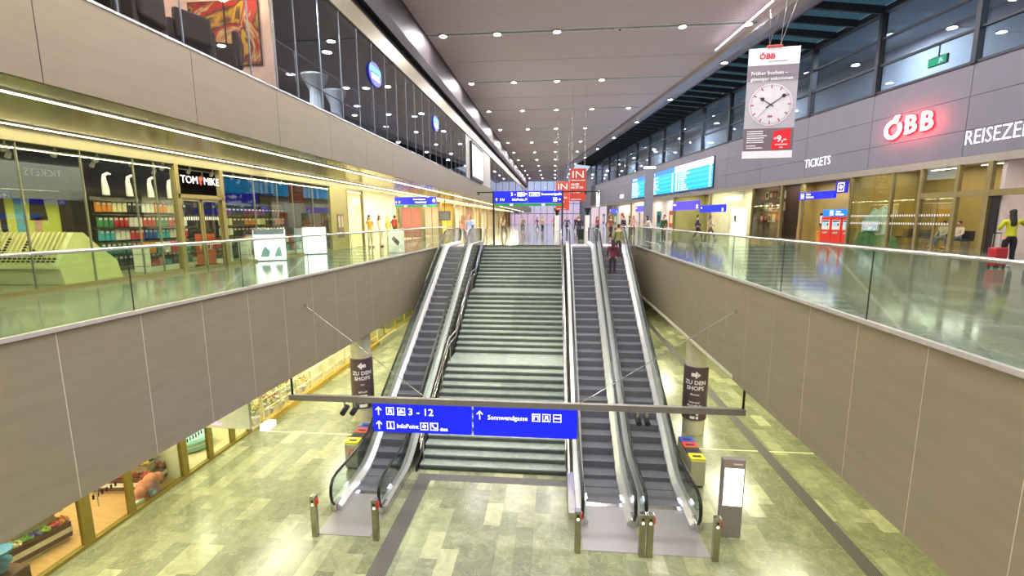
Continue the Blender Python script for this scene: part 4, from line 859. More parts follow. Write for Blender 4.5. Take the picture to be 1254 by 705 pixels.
for k in range(16):
    L = 5.4 if k < 6 else 7.2
    if y > 118: break
    S('wall_shop_unit', paint(palette[k % 10], .6), M().box(-13.2, -13.0, y+.2, y+L, ZU, 1.7).box(-13.2, XF-.1, y+.05, y+.2, ZU, 1.7)); fr.box(XF-.15, XF+.08, y-.35, y+.25, ZU, 1.55)
    fr.box(XF-.04, XF+.02, y+L*.5-.04, y+L*.5+.04, ZU, 1.55)
    if y < 75: lamp('AREA', 160, (1, .9, .72), (-11.9, y+L/2, 1.5), None, 1.6, 3.5)
    t = thing('shop_display', f'display shelf with {["red", "cream", "golden", "white"][k % 4]} goods in the {ORD[k]} shop unit beyond the hanging sign', 'shop display', (-12.6, y+L/2, ZU))
    B('shelf', paint('d8c8a8'), -.2, .2, -1.6, 1.6, 0, .9, t); B('panel', paint(['c02c34', 'e8dcc4', 'e0a020', 'f0ece4'][k % 4]), -.3, -.25, -1.4, 1.4, .9, 2.4, t)
    for j in range(5): M().bbox(-.15, .15, -1.4+j*.6, -1.1+j*.6, .9, 1.15+.1*(j % 3), .02).build('box_of_goods', paint(['a83030', 'e8e0d0', 'c8b050', '305a80', '7a4a30'][(j+k) % 5]), t)
    y += L+.4
S('trim_15', MT['frame'], fr); S('floor_shop_units', paint('c8bc98'), M().box(-15.5, XF, 30.8, 120, ZU, ZU+.01)); S('ceiling_shop_units', MT['cream'], M().box(-13.2, XF-.1, 30.8, 120, 1.7, 1.8))
# hanging sign across the walkway
def hang_sign(name, x0, x1, y, z0, z1, rows, label, green=True, bar=None, posts=False):
    t = thing('hanging_sign' if not posts else 'direction_sign', label, 'sign', (x0, y, z0)); w_ = x1-x0; h_ = z1-z0
    M().bbox(0, w_, 0, .14, 0, h_, .01).build('board', MT['blue'], t)
    if green: M().bbox(0, w_, 0, .12, -.17, -.03, .01).build('green_strip', MT['green'], t); B('lit_exit', MT['lit'], w_*.24, w_*.24+.16, -.006, 0, -.15, -.05, t) if 0 else None
    if green:
        for f_ in (.26, .73): B('exit_pictogram', MT['lit'], w_*f_-.08, w_*f_+.08, -.006, 0, -.15, -.05, t)
    for (kind, u, v_, a) in rows:
        if kind == 't': text('lettering', a, h_*.27, MT['lit'], (u*w_, -.005, v_*h_), t, 'LEFT', .02)
        elif kind == 'T': text('lettering', a, h_*.4, MT['lit'], (u*w_, -.005, v_*h_), t, 'LEFT', .02)
        else:
            mm = M(); (arrow(mm, u*w_, v_*h_, h_*.3, a) if kind == 'a' else picto(mm, u*w_, v_*h_, h_*.32, a)); mm.build('pictogram' if kind != 'a' else 'arrow', MT['lit'], t)
    return t
hang_sign('s', -10.55, -7.75, 30, .97, 1.45, [('a', .04, .3, 'up'), ('T', .1, .3, '3'), ('t', .45, .7, 'Sonnwendgasse'), ('t', .5, .3, 'Hauptbahnhof'), ('p', .95, .5, 'info')], 'blue hanging sign with green strip across the shop walkway')
t = hang_sign('s', -3.45, .42, 26.45, .9, 1.57, [('T', .25, .72, '3 - 12'), ('p', .375, .72, 'train'), ('p', .425, .72, 'car'), ('a', .47, .72, 'ne'), ('a', .04, .28, 'up'), ('t', .09, .28, 'S U'), ('t', .27, .28, 'InfoPoint'), ('a', .47, .28, 'ne'), ('p', .55, .72, 'info'), ('p', .6, .72, 'train'), ('p', .65, .72, 'tram'), ('t', .7, .72, 'Sonnwendgasse'), ('a', .96, .72, 'ne'), ('p', .9, .28, 'lift'), ('a', .96, .28, 'right')], 'wide blue double sign with green strip on two posts at the stair head', True, None, True)
for x in (-.03, 3.9): M().box(x-.05, x+.05, .03, .11, ZU-.9, .68).build('post', MT['dark'], t)
B('divider', MT['steel'], 1.92, 1.94, -.008, 0, 0, .67, t)
M().box(-1.0, 6.0, .04, .1, .58, .64).build('crossbar', MT['dark'], t)
for x in (-.9, 5.2, 5.9): M().cyl((x, .07, .58), (x, .07, .46), .05, 10).build('camera_dome', MT['dark'], t)
# poster stand near the rail, screen on the pier, framed poster above
t = thing('floor_stand', 'small white floor stand with a dark stripe behind the glass balustrade', 'floor stand', (-7.1, 20.2, ZU), rad(20)); M().bbox(-.35, .35, -.05, .2, 0, .95, .02).build('body', MT['white'], t); M().hexa([(-.2, -.056, .6), (-.1, -.056, .75), (.15, -.056, .45), (.05, -.056, .3)]+[(-.2, -.05, .6), (-.1, -.05, .75), (.15, -.05, .45), (.05, -.05, .3)]).build('stripe', paint('5a4440'), t)
t = thing('lightbox_poster', 'tall framed glowing white poster on the pale pier beside the lounge glass', 'lightbox', (XU+.02, 41, 3.2), PI/2); B('case', MT['dark'], -3.0, 3.0, -.15, 0, .1, 3.1, t); B('panel', glow('eaf4ff', 1.6), -2.7, 2.7, -.16, -.15, .35, 2.85, t)
M().prism([(-.2, 1.2), (.4, 1.0), (.5, 2.2), (.2, 2.6), (0, 2.2)], -.165, -.16, 'y').build('figure', paint('8aa0a8'), t)
t = thing('wall_screen', 'small dark screen hanging below the soffit further along the walkway', 'screen', (-9.6, 40, .3)); M().bbox(-.5, .5, 0, .15, -.4, .4, .02).build('case', MT['dark'], t); B('display', paint('6a7078', .2), -.44, .44, -.006, 0, -.34, .34, t); M().cyl((0, .07, .4), (0, .07, 1.5), .03, 8).build('hanger', MT['dark'], t)
# ------------------------------------------------------------------ lounge upstairs
t = thing('abstract_painting', 'large abstract canvas in red, yellow and black on the cream lounge wall', 'painting', (-9.0, 11.39, 3.8)); B('canvas', blotch('abstract_paint', ['17120f', 'c89a10', '2a140c', 'b01c10', 'a01408', 'cbb474', '8e1408', '1c120c', 'c8a024'], 1.1, .6, 1.2), 0, 1.78, -.04, 0, 0, 1.45, t); q = M()
for a in ((-.02, 1.8, -.02, 0), (-.02, 1.8, 1.45, 1.47), (-.02, 0, 0, 1.45), (1.78, 1.8, 0, 1.45)): q.box(a[0], a[1], -.045, 0, a[2], a[3])
q.build('frame', paint('3a2a18'), t)
t = thing('floor_lamp', 'tall lit uplighter lamp standing in front of the painting', 'lamp', (-7.55, 10.6, 3.18)); M().lathe([(.15, 0), (.15, .03), (.02, .05), (.015, 1.7), (.02, 1.72)], 16).build('pole', MT['dark'], t, smooth=True); M().lathe([(.04, 1.72), (.13, 1.8), (.19, 1.92), (.2, 1.93), (.1, 1.85), (.02, 1.78)], 20).build('lamp_shade', glow('ffe2a8', 6), t, smooth=True)
lamp('POINT', 30, (1, .82, .55), (-7.55, 10.6, 5.2), None, .1)
def armchair(x, y, rot, label, c='1e1210', back=.85):
    t = thing('lounge_chair', label, 'armchair', (x, y, 3.18), rot); m_ = paint(c, .6); M().bbox(-.35, .35, -.35, .3, .3, .46, .05).build('seat', m_, t); M().bbox(-.35, .35, .24, .38, .3, back, .05).build('backrest', m_, t)
    for s in (-1, 1):
        M().bbox(s*.39-.06, s*.39+.06, -.36, .32, .12, .64, .04).build('armrest', m_, t)
        for q_ in (-.3, .28): M().cyl((s*.32, q_, 0), (s*.32, q_, .3), .022, 8).build('leg', MT['dark'], t)
armchair(-7.45, 5.9, rad(-60), 'dark brown lounge chair at the glass, outermost of the row'); armchair(-7.4, 7.0, rad(-100), 'dark brown lounge chair with tall back, second at the glass', back=1.15); armchair(-7.5, 8.1, rad(-80), 'dark brown lounge chair in front of the small framed picture'); armchair(-7.45, 9.2, rad(-110), 'dark brown low lounge chair just before the painting'); armchair(-7.5, 10.35, rad(-60), 'dark brown lounge chair beside the uplighter lamp', back=.95)
t = thing('framed_picture', 'small dark framed picture low on the lounge wall', 'picture', (-10.6, 11.38, 3.9)); B('frame', paint('2c2018'), 0, 1.0, -.04, 0, 0, .7, t); B('print', paint('6a5444'), .08, .92, -.045, -.04, .08, .62, t)
t = thing('coffee_table', 'low dark lounge table between the chairs and the painting', 'table', (-8.3, 9.3, 3.18)); M().lathe([(.35, .42), (.35, .45)], 24).build('tabletop', MT['wood'], t); M().lathe([(.18, 0), (.18, .02), (.03, .04), (.03, .42)], 16).build('leg', MT['dark'], t)
def drape(x, y, label, r=.36, h=1.15):
    t = thing('bar_table', label, 'bar table', (x, y, 3.18)); q = M(); n_ = 48; rings = []
    for zf, rr in ((0, .62), (.2, .5), (.45, .42), (.62, .45), (.85, .8), (.97, 1.), (1., .97)):
        rings.append([(r*rr*(1+.07*math.sin(j*PI*2/n_*12)*(1.1-zf))*math.cos(2*PI*j/n_), r*rr*(1+.07*math.sin(j*PI*2/n_*12)*(1.1-zf))*math.sin(2*PI*j/n_), zf*h+.01) for j in range(n_)])
    vs = [v_ for g in rings for v_ in g]; q.add(vs, [(i*n_+j, i*n_+(j+1) % n_, (i+1)*n_+(j+1) % n_, (i+1)*n_+j) for i in range(6) for j in range(n_)]+[tuple(6*n_+j for j in range(n_))]); q.build('tablecloth', mat('white_cloth', 'e8ecee', .8), t, smooth=True); M().lathe([(r, h), (r, h+.02)], 32).build('tabletop', MT['white'], t)
drape(-7.4, 14.3, 'white draped standing table behind the dark lounge glass, the nearer taller one'.replace('nearer ', ''), .4, 1.2); drape(-7.45, 15.7, 'smaller looking white draped standing table next to the tall one', .38, 1.1)
for z, nm in ((4.5, 'upper thin steel rail with small lamps inside the lounge glass'), (3.85, 'lower thin steel rail with small lamps inside the lounge glass')):
    t = thing('lounge_rail', nm, 'rail', (-7.05, 12, z)); M().cyl((-7.05, 11.7, z), (-7.05, 36, z), .018, 8).build('rail', MT['rail'], t, True)
    for k in range(9): M().cyl((-7.05, 12.6+2.66*k, z), (-7.05, 12.6+2.66*k, z-.12), .03, 8).build('clip', MT['rail'], t, True)
    for k in range(5): M().cyl((-7.05, 12.6+5.3*k, 3.18), (-7.05, 12.6+5.3*k, z), .015, 8).build('post', MT['rail'], t, True)
t = None
for i, (y, l_) in enumerate(((17.9, 'glowing blue oval lounge sign on the dark glass, the larger looking one'), (27., 'glowing blue oval lounge sign further along the dark glass'))):
    t = thing('lounge_sign', l_, 'sign', (XU+.04, y, 5.45), PI/2); q = M(); n_ = 32; q.add([(.62*math.cos(2*PI*j/n_), yy_, .42*math.sin(2*PI*j/n_)) for yy_ in (-.02, .0) for j in range(n_)], [tuple(range(n_)), tuple(range(n_, 2*n_))[::-1]]+[(j, (j+1) % n_, n_+(j+1) % n_, n_+j) for j in range(n_)])
    q.build('plate', emit('oval_violet', '4a50d8', .5), t); text('lettering', 'LOUNGE', .26, glow('3a9cff', 5), (0, -.025, .14), t, bold=.03); text('lettering', 'LIVING', .24, glow('f0f4ff', 5), (0, -.025, -.12), t, bold=.03)
ld0 = None
for i, (x, y) in enumerate([(-9, 13.5), (-11, 16), (-9, 18.5), (-12, 21), (-9.5, 23.5), (-11.5, 27), (-9, 30), (-12, 33)]):
    lb = f'flat round ceiling light inside the dark lounge, {ORD[i]} from the cream wall'
    if ld0 is None: ld0 = thing('lounge_light', lb, 'ceiling light', (x, y, 6.59), 0, 'lounge ceiling lights'); M().lathe([(.24, 0), (.24, -.05), (.2, -.06)], 20).build('rim', MT['steel'], ld0); M().lathe([(.2, -.05), (.18, -.07)], 20).build('lens', glow('f6f4ff', 12), ld0)
    else: dup(ld0, (x, y, 6.59), label=lb)
lamp('AREA', 60, (.8, .88, 1), (-11, 22, 6.5), None, 3, 18); lamp('AREA', 420, (.92, .96, 1), (-7.5, 12.7, 6.4), None, .5)  # second lamp has no fixture, added to brighten the draped tables
# ------------------------------------------------------------------ right wall: lettering, board, ticket hall
def on_wall(name, label, cat, y, z, d=-.0, group=None): return TR(name, label, cat, sr(y), d, z, group)
t = on_wall('wall_lettering', 'flat white TICKETS lettering on the grey cladding', 'sign', 32.67, 3.22); text('lettering', 'TICKETS', .76, MT['lit'], (0, -.02, .25), t, 'LEFT', -.012, .01, sx=.82)
t = on_wall('wall_lettering', 'white REISEZENTRUM lettering running out of view above the ticket hall', 'sign', 22.44, 3.07); text('lettering', 'REISEZENTRUM', .88, MT['lit'], (0, -.02, .3), t, 'LEFT', -.012, .01, sx=.72)
t = on_wall('neon_logo', 'glowing red and white station logo letters on the grey wall', 'sign', 26.6, 3.98)
nw = emit('neon_white', 'fff2f0', 3.2); nr_ = emit('neon_red', 'ff1822', 3.0)
def neon(ch, x, sx_, bold=.016):
    text('letter_edge', ch, 1.22, nr_, (x, -.05, .5), t, 'LEFT', bold+.022, .04, sx=sx_); text('letter_face', ch, 1.22, nw, (x, -.12, .5), t, 'LEFT', bold, .02, sx=sx_)
def ringo(r0, r1, m, y0, y1, nm):
    q = M(); n_ = 28; a0 = rad(58); sp = rad(340); vs = []
    for j in range(n_+1):
        a = a0+sp*j/n_
        for rr in (r0, r1): vs += [(.55+rr*math.cos(a)*1.05, y0, .47+rr*math.sin(a)), (.55+rr*math.cos(a)*1.05, y1, .47+rr*math.sin(a))]
    fs = []
    for j in range(n_):
        k = 4*j; fs += [(k, k+4, k+6, k+2), (k+1, k+3, k+7, k+5), (k, k+1, k+5, k+4), (k+2, k+6, k+7, k+3)]
    fs += [(0, 2, 3, 1), (4*n_, 4*n_+1, 4*n_+3, 4*n_+2)]; q.add(vs, fs)
    w_ = (r1-r0)*.32
    for dx in (0, .17): q.hexa([(.5+dx-w_, y0, .8), (.5+dx+w_*.6, y0, .76), (.68+dx+w_, y0, 1.1), (.68+dx-w_, y0, 1.14)]+[(.5+dx-w_, y1, .8), (.5+dx+w_*.6, y1, .76), (.68+dx+w_, y1, 1.1), (.68+dx-w_, y1, 1.14)])
    q.build(nm, m, t)
ringo(.27, .52, nr_, -.09, 0, 'letter_edge'); ringo(.31, .48, nw, -.13, -.09, 'letter_face')
neon('B', 1.2, 1.0); neon('B', 2.05, 1.0)
v = Matrix.Rotation(AR, 4, 'Z') @ Vector((sr(25.1), -.55, 0)); lamp('AREA', 90, (1, .08, .08), (v.x+OR[0], v.y, 4.45), None, 2.6, .7, rot=(PI/2, 0, AR))
# departure board
t = on_wall('departure_board', 'long glowing blue departure board with white rows of text on the grey wall', 'display board', 69.5, 2.85, -.12); Lb = sr(45)-sr(69.5)
M().bbox(0, Lb, 0, .12, 0, 2.85, .02).build('case', MT['dark'], t); cy = emit('board_cyan', '0a9cf0', .7); cy2 = emit('board_blue', '0870e0', .7)
cuts = [0, .285, .635, 1.]
for i in range(3):
    a, b = Lb*cuts[i]+.03, Lb*cuts[i+1]-.03; B('screen', cy, a, b, -.012, 0, .05, 2.8, t); 
    if i < 2: B('header', cy2, a, b, -.016, -.012, 2.3, 2.8, t); text('lettering', 'Abfahrt', .4, MT['lit'], (a+.4, -.02, 2.55), t, 'LEFT', .01, sx=1.6); 
    else: B('header', glow('ffffff', 2.), a, b, -.016, -.012, 2.2, 2.8, t)
    for r_ in range(9):
        z = 2.08-r_*.235; m_ = M()
        if r_ % 2: B('row', emit('board_row', '20b4f8', .75) if 'row' not in _MC else _MC['row'], a, b, -.014, -.012, z-.1, z+.1, t)
        x = a+.25; m_.box(x, x+.45, -.02, -.016, z-.06, z+.06); m_.box(x+.8, x+1.15, -.02, -.016, z-.06, z+.06)
        m_.box(b-.7, b-.35, -.02, -.016, z-.06, z+.06); m_.build('time_field', MT['lit'], t)
        text('lettering', random.choice(['Salzburg Hbf', 'Graz Hbf', 'Linz Hbf', 'Villach', 'Wien Meidling', 'Baden', 'Praha', 'Budapest']), .2, MT['lit'], (a+1.7, -.02, z), t, 'LEFT', .02, sx=1.9)
_MC['row'] = 1
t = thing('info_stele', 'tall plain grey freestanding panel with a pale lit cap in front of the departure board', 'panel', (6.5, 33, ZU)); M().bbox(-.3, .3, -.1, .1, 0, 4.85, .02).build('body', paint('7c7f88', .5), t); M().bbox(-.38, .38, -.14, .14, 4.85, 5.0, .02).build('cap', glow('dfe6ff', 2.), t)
for i, (y, z0, h_, w_, lb) in enumerate(((74, 3.2, .5, 2.2, 'small white lettering sign on the grey wall past the departure board'),)): t = on_wall('wall_lettering', lb, 'sign', y+2, z0); text('lettering', 'REWE', .8, MT['lit'], (0, -.02, .2), t, 'LEFT', .02, .02) if 0 else M().box(0, 2, -.03, 0, 0, .55).build('letters', MT['lit'], t)
t = on_wall('wall_lightbox', 'tall narrow glowing white light panel at the far end of the grey wall', 'light panel', 92, 2.2, -.1); M().bbox(0, 2.6, 0, .1, 0, 3.2, .02).build('case', MT['dark'], t); B('panel', glow('ffffff', 2.), .1, 2.5, -.01, 0, .1, 3.1, t)
# ticket hall shell
def RW(name, m, y0, y1, d0, d1, z0, z1): return SR(name, m, M().box(sr(y0), sr(y1), d0, d1, z0, z1))
olive = mat('olive_wall', 'a48c4c', .55, 0, .05, 2.)
RW('ceiling_ticket_hall', paint('b0a890'), 98, 5, .1, 7, 2.62, 2.72); RW('wall_ticket_back', olive, 29, 20.8, 4.5, 4.7, ZU, 2.62); RW('wall_ticket_machines', olive, 33, 28.6, 1.0, 1.2, ZU, 2.62)
RW('wall_ticket_pink', paint('e8d0d4'), 20.8, 5, 4.8, 5.0, ZU, 2.62); RW('wall_dark_passage', paint('6a3a34'), 36, 33, 3, 3.2, ZU, 2.62); RW('wall_shop_dark', paint('574a40'), 38.4, 35, 2.6, 2.8, ZU, 2.62)
RW('wall_shop_bright', paint('f6ecd8'), 46, 38.4, 3.5, 3.7, ZU, 2.62); RW('wall_shop_olive', paint('a8a45c'), 54, 46, 3.5, 3.7, ZU, 2.62); RW('wall_shop_white', paint('f4efe6'), 98, 54, 3.5, 3.7, ZU, 2.62)
for y, m in ((33, olive), (38.4, paint('6a5c50')), (46, paint('e8dcc4')), (54, paint('b0a868')), (28.55, olive), (20.8, paint('c8bcae')), (70, MT['cream'])): RW('wall_partition', m, y+.08, y-.08, .15, 4.6 if y not in (28.55,) else 4.5, ZU, 2.62)
def rl(y, d, z, e, col, sx_, sy_):
    v = Matrix.Rotation(AR, 4, 'Z') @ Vector((sr(y), d, 0)); lamp('AREA', e, col, (v.x+OR[0], v.y, z), None, sx_, sy_, rot=(0, 0, AR))
rl(24.8, 2.4, 2.5, 130, (1, .93, .8), 7, 2.5); rl(15, 2.5, 2.5, 260, (1, .84, .88), 8, 3); rl(30.6, .0, 2.2, 60, (1, .93, .8), 3.5, .5); rl(36.8, 1.5, 2.5, 50, (1, .8, .7), 3, 1.5); rl(42, 1.8, 2.5, 330, (1, .95, .86), 7, 2.5); rl(50, 1.8, 2.5, 160, (1, .96, .75), 7, 2.5)
for y in (60, 72, 84): rl(y, 1.8, 2.5, 300, (1, .96, .92), 10, 2.5)
st0 = None
for i, (y, d) in enumerate([(27.5, .8), (25.2, .8), (23, .8), (27, 2.2), (24.6, 2.2), (22.2, 2.2), (26.6, 3.6), (24, 3.6)]):
    t = TR('strip_light', f'slim white strip light under the ticket hall ceiling, {ORD[i]} of the set', 'ceiling light', sr(y), d, 2.55, 'strip lights in the ticket hall'); M().box(-.85, .85, -.05, .05, .0, .06).build('housing', MT['white'], t); M().box(-.82, .82, -.04, .04, -.02, .0).build('tube', glow('fffaf0', 10), t)
# glazing bars and doors
fr = M(); 
for y, w_ in ((38.38, .06), (34.76, .1), (32.53, .05), (28.48, .05), (25.77, .06), (24.18, .07), (22.46, .08), (21.16, .1), (12, .1), (45.4, .1), (54, .12), (62, .12), (70, .12), (80, .12), (90, .12)): fr.box(sr(y)-w_, sr(y)+w_, -.08, .1, ZU, 2.3)
fr.box(sr(24.18), sr(5), -.07, .09, .88, 1.14); SR('trim_16', MT['frame'], fr)
SR('window_10', MT['pane'], M().box(sr(28.4), sr(22.5), 0, .012, ZU, 2.28)); SR('window_11', MT['pane'], M().box(sr(45.3), sr(34.9), 0, .012, ZU, 2.28)); RW('door_2', MT['dark'], 21.0, 20.75, .0, .12, ZU, .88); RW('door_3', MT['frame'], 23.4, 23.3, .0, .08, ZU, .88)
for nm, y0, y1 in (('ticket hall glass', 28.3, 24.3),):
    t = None
for j, z in enumerate((-.35, .05)):
    q = M(); y = 28.3
    while y > 22.6: q.box(sr(y), sr(y)+.06, -.012, -.006, z, z+.1); y -= .13
    o = q.build('safety_marking', MT['white'], None, loc=OR, rot=AR); props(o, ('lower', 'upper')[j]+' dotted white safety line on the ticket hall glass', 'glass marking')
# machines
t = on_wall('ticket_machine_header', 'blue lit header panel above the red ticket machines', 'sign', 31.25, .09, .5); M().bbox(0, 2.6, 0, .4, 0, .42, .01).build('board', MT['blue3'] if 'blue3' in MT else emit('header_blue', '0a6ad8', .9), t); m_ = M(); picto(m_, .75, .21, .28, 'ticket'); m_.build('pictogram', MT['lit'], t); text('lettering', 'Ticket', .15, MT['lit'], (1.1, -.005, .28), t, 'LEFT', .02); text('lettering', 'Fahrkarten', .15, MT['lit'], (1.1, -.005, .12), t, 'LEFT', .02)
for i in range(3):
    t = on_wall('ticket_machine', f'red ticket machine with white fascia, {ORD[i]} from the passage side', 'ticket machine', 31.25-.87*i, ZU, .45, 'red ticket machines'); M().bbox(.0, .84, 0, .5, 0, 1.55, .02).build('body', paint('d8281e', .4), t); M().bbox(.1, .74, -.03, .01, .75, 1.35, .015).build('front_plate', paint('e4d8cc', .4), t)
    B('screen', glow('6a9ad0', 1.), .18, .5, -.036, -.03, .95, 1.2, t); B('card_slot', MT['black'], .56, .66, -.036, -.03, 1.0, 1.15, t); B('display', MT['black'], .15, .7, -.036, -.03, 1.24, 1.32, t); M().bbox(.2, .64, -.04, .01, .5, .62, .01).build('tray', MT['steel'], t)
for y, nm in ((33.6, 'passage'),):
    t = on_wall('notice_board', 'small white notice sheet in a dark frame beside the ticket machines', 'notice', 32.1, -.45, .93); M().bbox(0, .5, 0, .06, 0, .75, .01).build('frame', MT['dark'], t); B('sheet', MT['white'], .05, .45, -.006, 0, .08, .6, t); t = on_wall('waste_pot', 'small orange bin under the notice sheet', 'waste bin', 32.0, ZU, .8); M().lathe([(.14, 0), (.17, .6), (.15, .62), (.12, .3)], 16, (.2, 0, 0)).build('bin', paint('e8862a'), t)
t = on_wall('direction_sign', 'blue lit sign flag above the ticket machine recess', 'sign', 32.6, 1.17, -.25); M().bbox(0, 3.2, 0, .12, 0, .46, .01).build('board', MT['blue'], t); m_ = M(); picto(m_, .35, .23, .3, 'ticket'); m_.build('pictogram', MT['lit'], t); text('lettering', 'Ticket', .16, MT['lit'], (.7, -.005, .32), t, 'LEFT', .02); text('lettering', 'Fahrkarten', .16, MT['lit'], (.7, -.005, .14), t, 'LEFT', .02)
t = on_wall('direction_sign', 'square blue pictogram sign at the end of the long blue flag', 'sign', 29.35, 1.44, -.3); M().bbox(0, .85, 0, .12, 0, .66, .01).build('board', emit('sign_deep', '1418a0', .7), t); m_ = M(); picto(m_, .43, .33, .5, 'ticket'); m_.build('pictogram', MT['lit'], t)
def flag(y0, y1, z0, z1, c, txt, label):
    t = on_wall('direction_sign', label, 'sign', y0, z0, -.6); L_ = sr(y1)-sr(y0); M().bbox(0, L_, 0, .12, 0, z1-z0, .01).build('board', emit('flag_'+c, c, .8), t); text('lettering', txt, (z1-z0)*.3, MT['lit'], (.25, -.005, (z1-z0)*.66), t, 'LEFT', .02); m_ = M(); picto(m_, L_-.4, (z1-z0)*.33, (z1-z0)*.4, 'train'); m_.build('pictogram', MT['lit'], t)
flag(53, 46.5, .85, 1.75, '4a3ad8', 'Tickets', 'violet blue sign over the olive shop wall'); flag(46.3, 41.5, .55, 1.2, '1226c8', 'Info', 'dark blue sign hanging before the bright white shop'); flag(66, 60, .9, 1.7, '5a50d0', 'Post', 'violet sign above the doors just before the grey panel'); flag(80, 75, .9, 1.6, '4a48c0', 'Bank', 'small violet sign far along the bright doors')
# mountain advertising display with screen behind the glass
t = on_wall('mountain_display', 'advertising display shaped like a mountain with a green foot and a screen', 'display', 28.2, ZU, .45)
M().prism([(0, .3), (.1, 1.5), (.5, 1.65), (.75, 2.0), (1.05, 1.85), (1.4, 2.15), (1.75, 2.0), (1.8, .3)], .1, .2, 'y').build('mountain', mat('mountain_blue', 'a8cdd2', .6, 0, .3, 3), t); M().prism([(-.3, 0), (2.6, 0), (2.4, .35), (1.9, .62), (1.2, .5), (.5, .75), (0, .6)], 0, .1, 'y').build('green_hill', mat('hill_green', '2c7a48', .7, 0, .3, 5), t); M().bbox(.25, 1.4, -.08, .0, .75, 1.3, .02).build('screen_case', MT['white'], t); B('screen', blotch('screen_pic', ['f0f4ff', 'd8a8c8', '88b8e8', 'f8f8ff'], 3, .3, 0, .8), .32, 1.33, -.086, -.08, .8, 1.25, t); B('side_post', paint('c8d8dc'), 1.85, 1.95, 0, .2, 0, 2.1, t)
# seats and the two people inside
def bench(y, d, label):
    t = TR('waiting_bench', label, 'bench', sr(y), d, ZU); M().bbox(-.9, .9, -.25, .25, .38, .45, .02).build('seat', paint('3a3a3e'), t); M().bbox(-.9, .9, .2, .27, .45, .85, .02).build('backrest', paint('3a3a3e'), t)
    for s in (-.75, .75): M().box(s-.03, s+.03, -.2, .2, 0, .38).build('leg', MT['steel'], t)
bench(24.0, 1.6, 'dark waiting bench with two seated people behind the ticket hall glass'); bench(27.0, 2.6, 'dark empty waiting bench behind the mountain display')
for y, d, c, b_, lb in ((24.35, 1.55, 'b8b4a8', '5a7aa0', 'seated person in light top and blue jeans behind the ticket hall glass'), (23.6, 1.55, 'e0c8b8', '4a6a98', 'seated person in cream top and blue jeans leaning back on the bench')):
    v = Matrix.Rotation(AR, 4, 'Z') @ Vector((sr(y), d, 0)); P('sit', lb, v.x+OR[0], v.y, ZU-.03, math.degrees(AR), c, b_, '2a1c16', 0, 1)
t = TR('service_counter', 'pale service counter with framed papers in the pink lit hall', 'counter', sr(17), 3.2, ZU); M().bbox(-2.5, 2.5, -.3, .3, 0, 1.0, .02).build('body', paint('d8ccc4'), t); M().bbox(-2.6, 2.6, -.35, .35, 1.0, 1.05, .01).build('top', MT['white'], t)
for i in range(4): t = TR('framed_sheet', f'small framed sheet on the counter in the pink lit hall, {ORD[i]} from the door', 'picture', sr(20)+.9*i, 3.2, ZU+1.05, 'framed sheets on the counter'); B('frame', paint('8a7a70'), 0, .32, 0, .03, 0, .42, t); B('sheet', MT['white'], .04, .28, -.005, 0, .05, .37, t)
t = TR('ticket_terminal', 'beige ticket terminal with dark screen in front of the person in yellow', 'terminal', sr(14.6), -4.3, ZU); M().bbox(-.5, .25, -.2, .3, 0, 1.15, .03).build('body', paint('b8aca0'), t); M().bbox(-.3, .25, -.1, .0, 1.15, 1.6, .02).build('screen', paint('241c22', .2), t)
# goods in the right hand shops
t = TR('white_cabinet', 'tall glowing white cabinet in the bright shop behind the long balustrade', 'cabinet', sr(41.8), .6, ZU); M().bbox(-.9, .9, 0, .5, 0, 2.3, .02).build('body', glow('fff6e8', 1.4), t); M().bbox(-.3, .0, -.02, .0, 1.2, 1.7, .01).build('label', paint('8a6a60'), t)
t = TR('light_sign', 'white oblong lit sign above the bright shop window', 'sign', sr(42), .25, 1.5); M().bbox(-1.4, 1.4, 0, .12, 0, .42, .03).build('panel', glow('fff6f0', 2.), t)
for i in range(6):
    for j in range(3):
        t = TR('picture_card', f'printed card in the {("lowest", "middle", "top")[j]} row of the dark shop window, {ORD[i]} from the bright shop', 'printed card', sr(38.1)+.52*i, .5, -.3+j*.85, 'cards in the dark shop window'); B('card', paint(['b83a3a', '3a3634', 'b89a7c', 'd8d4c8'][(i+j) % 4]), 0, .42, 0, .02, 0, .6, t); B('print', paint(['e8dcd0', 'c86a50', '4a3a30'][(i+2*j) % 3]), .08, .34, -.004, 0, .15, .45, t)
t = TR('red_bench', 'reddish upholstered seating in the dark passage beside the card window', 'seating', sr(34), 1.6, ZU); M().bbox(-.9, .7, -.3, .3, .0, .9, .08).build('seat', paint('b83a34'), t); M().bbox(-.9, .7, .2, .4, .9, 1.3, .06).build('backrest', paint('9a2c2a'), t)
for i in range(9):
    y = 92-4.2*i; t = TR('shop_poster', f'coloured poster in the bright doors past the grey panel, {ORD[i]} from the far end', 'poster', sr(y), 1.2, ZU+.4); B('sheet', paint(['2a6ab0', 'd8a030', '2c8a8a', 'c84a3a', 'e8dcc8'][i % 5]), 0, 1.5, 0, .05, 0, 2., t); B('print', paint(['f0e8d8', '30201c', 'f0d8a0'][i % 3]), .3, 1.2, -.006, 0, .5, 1.5, t)
fr = M()
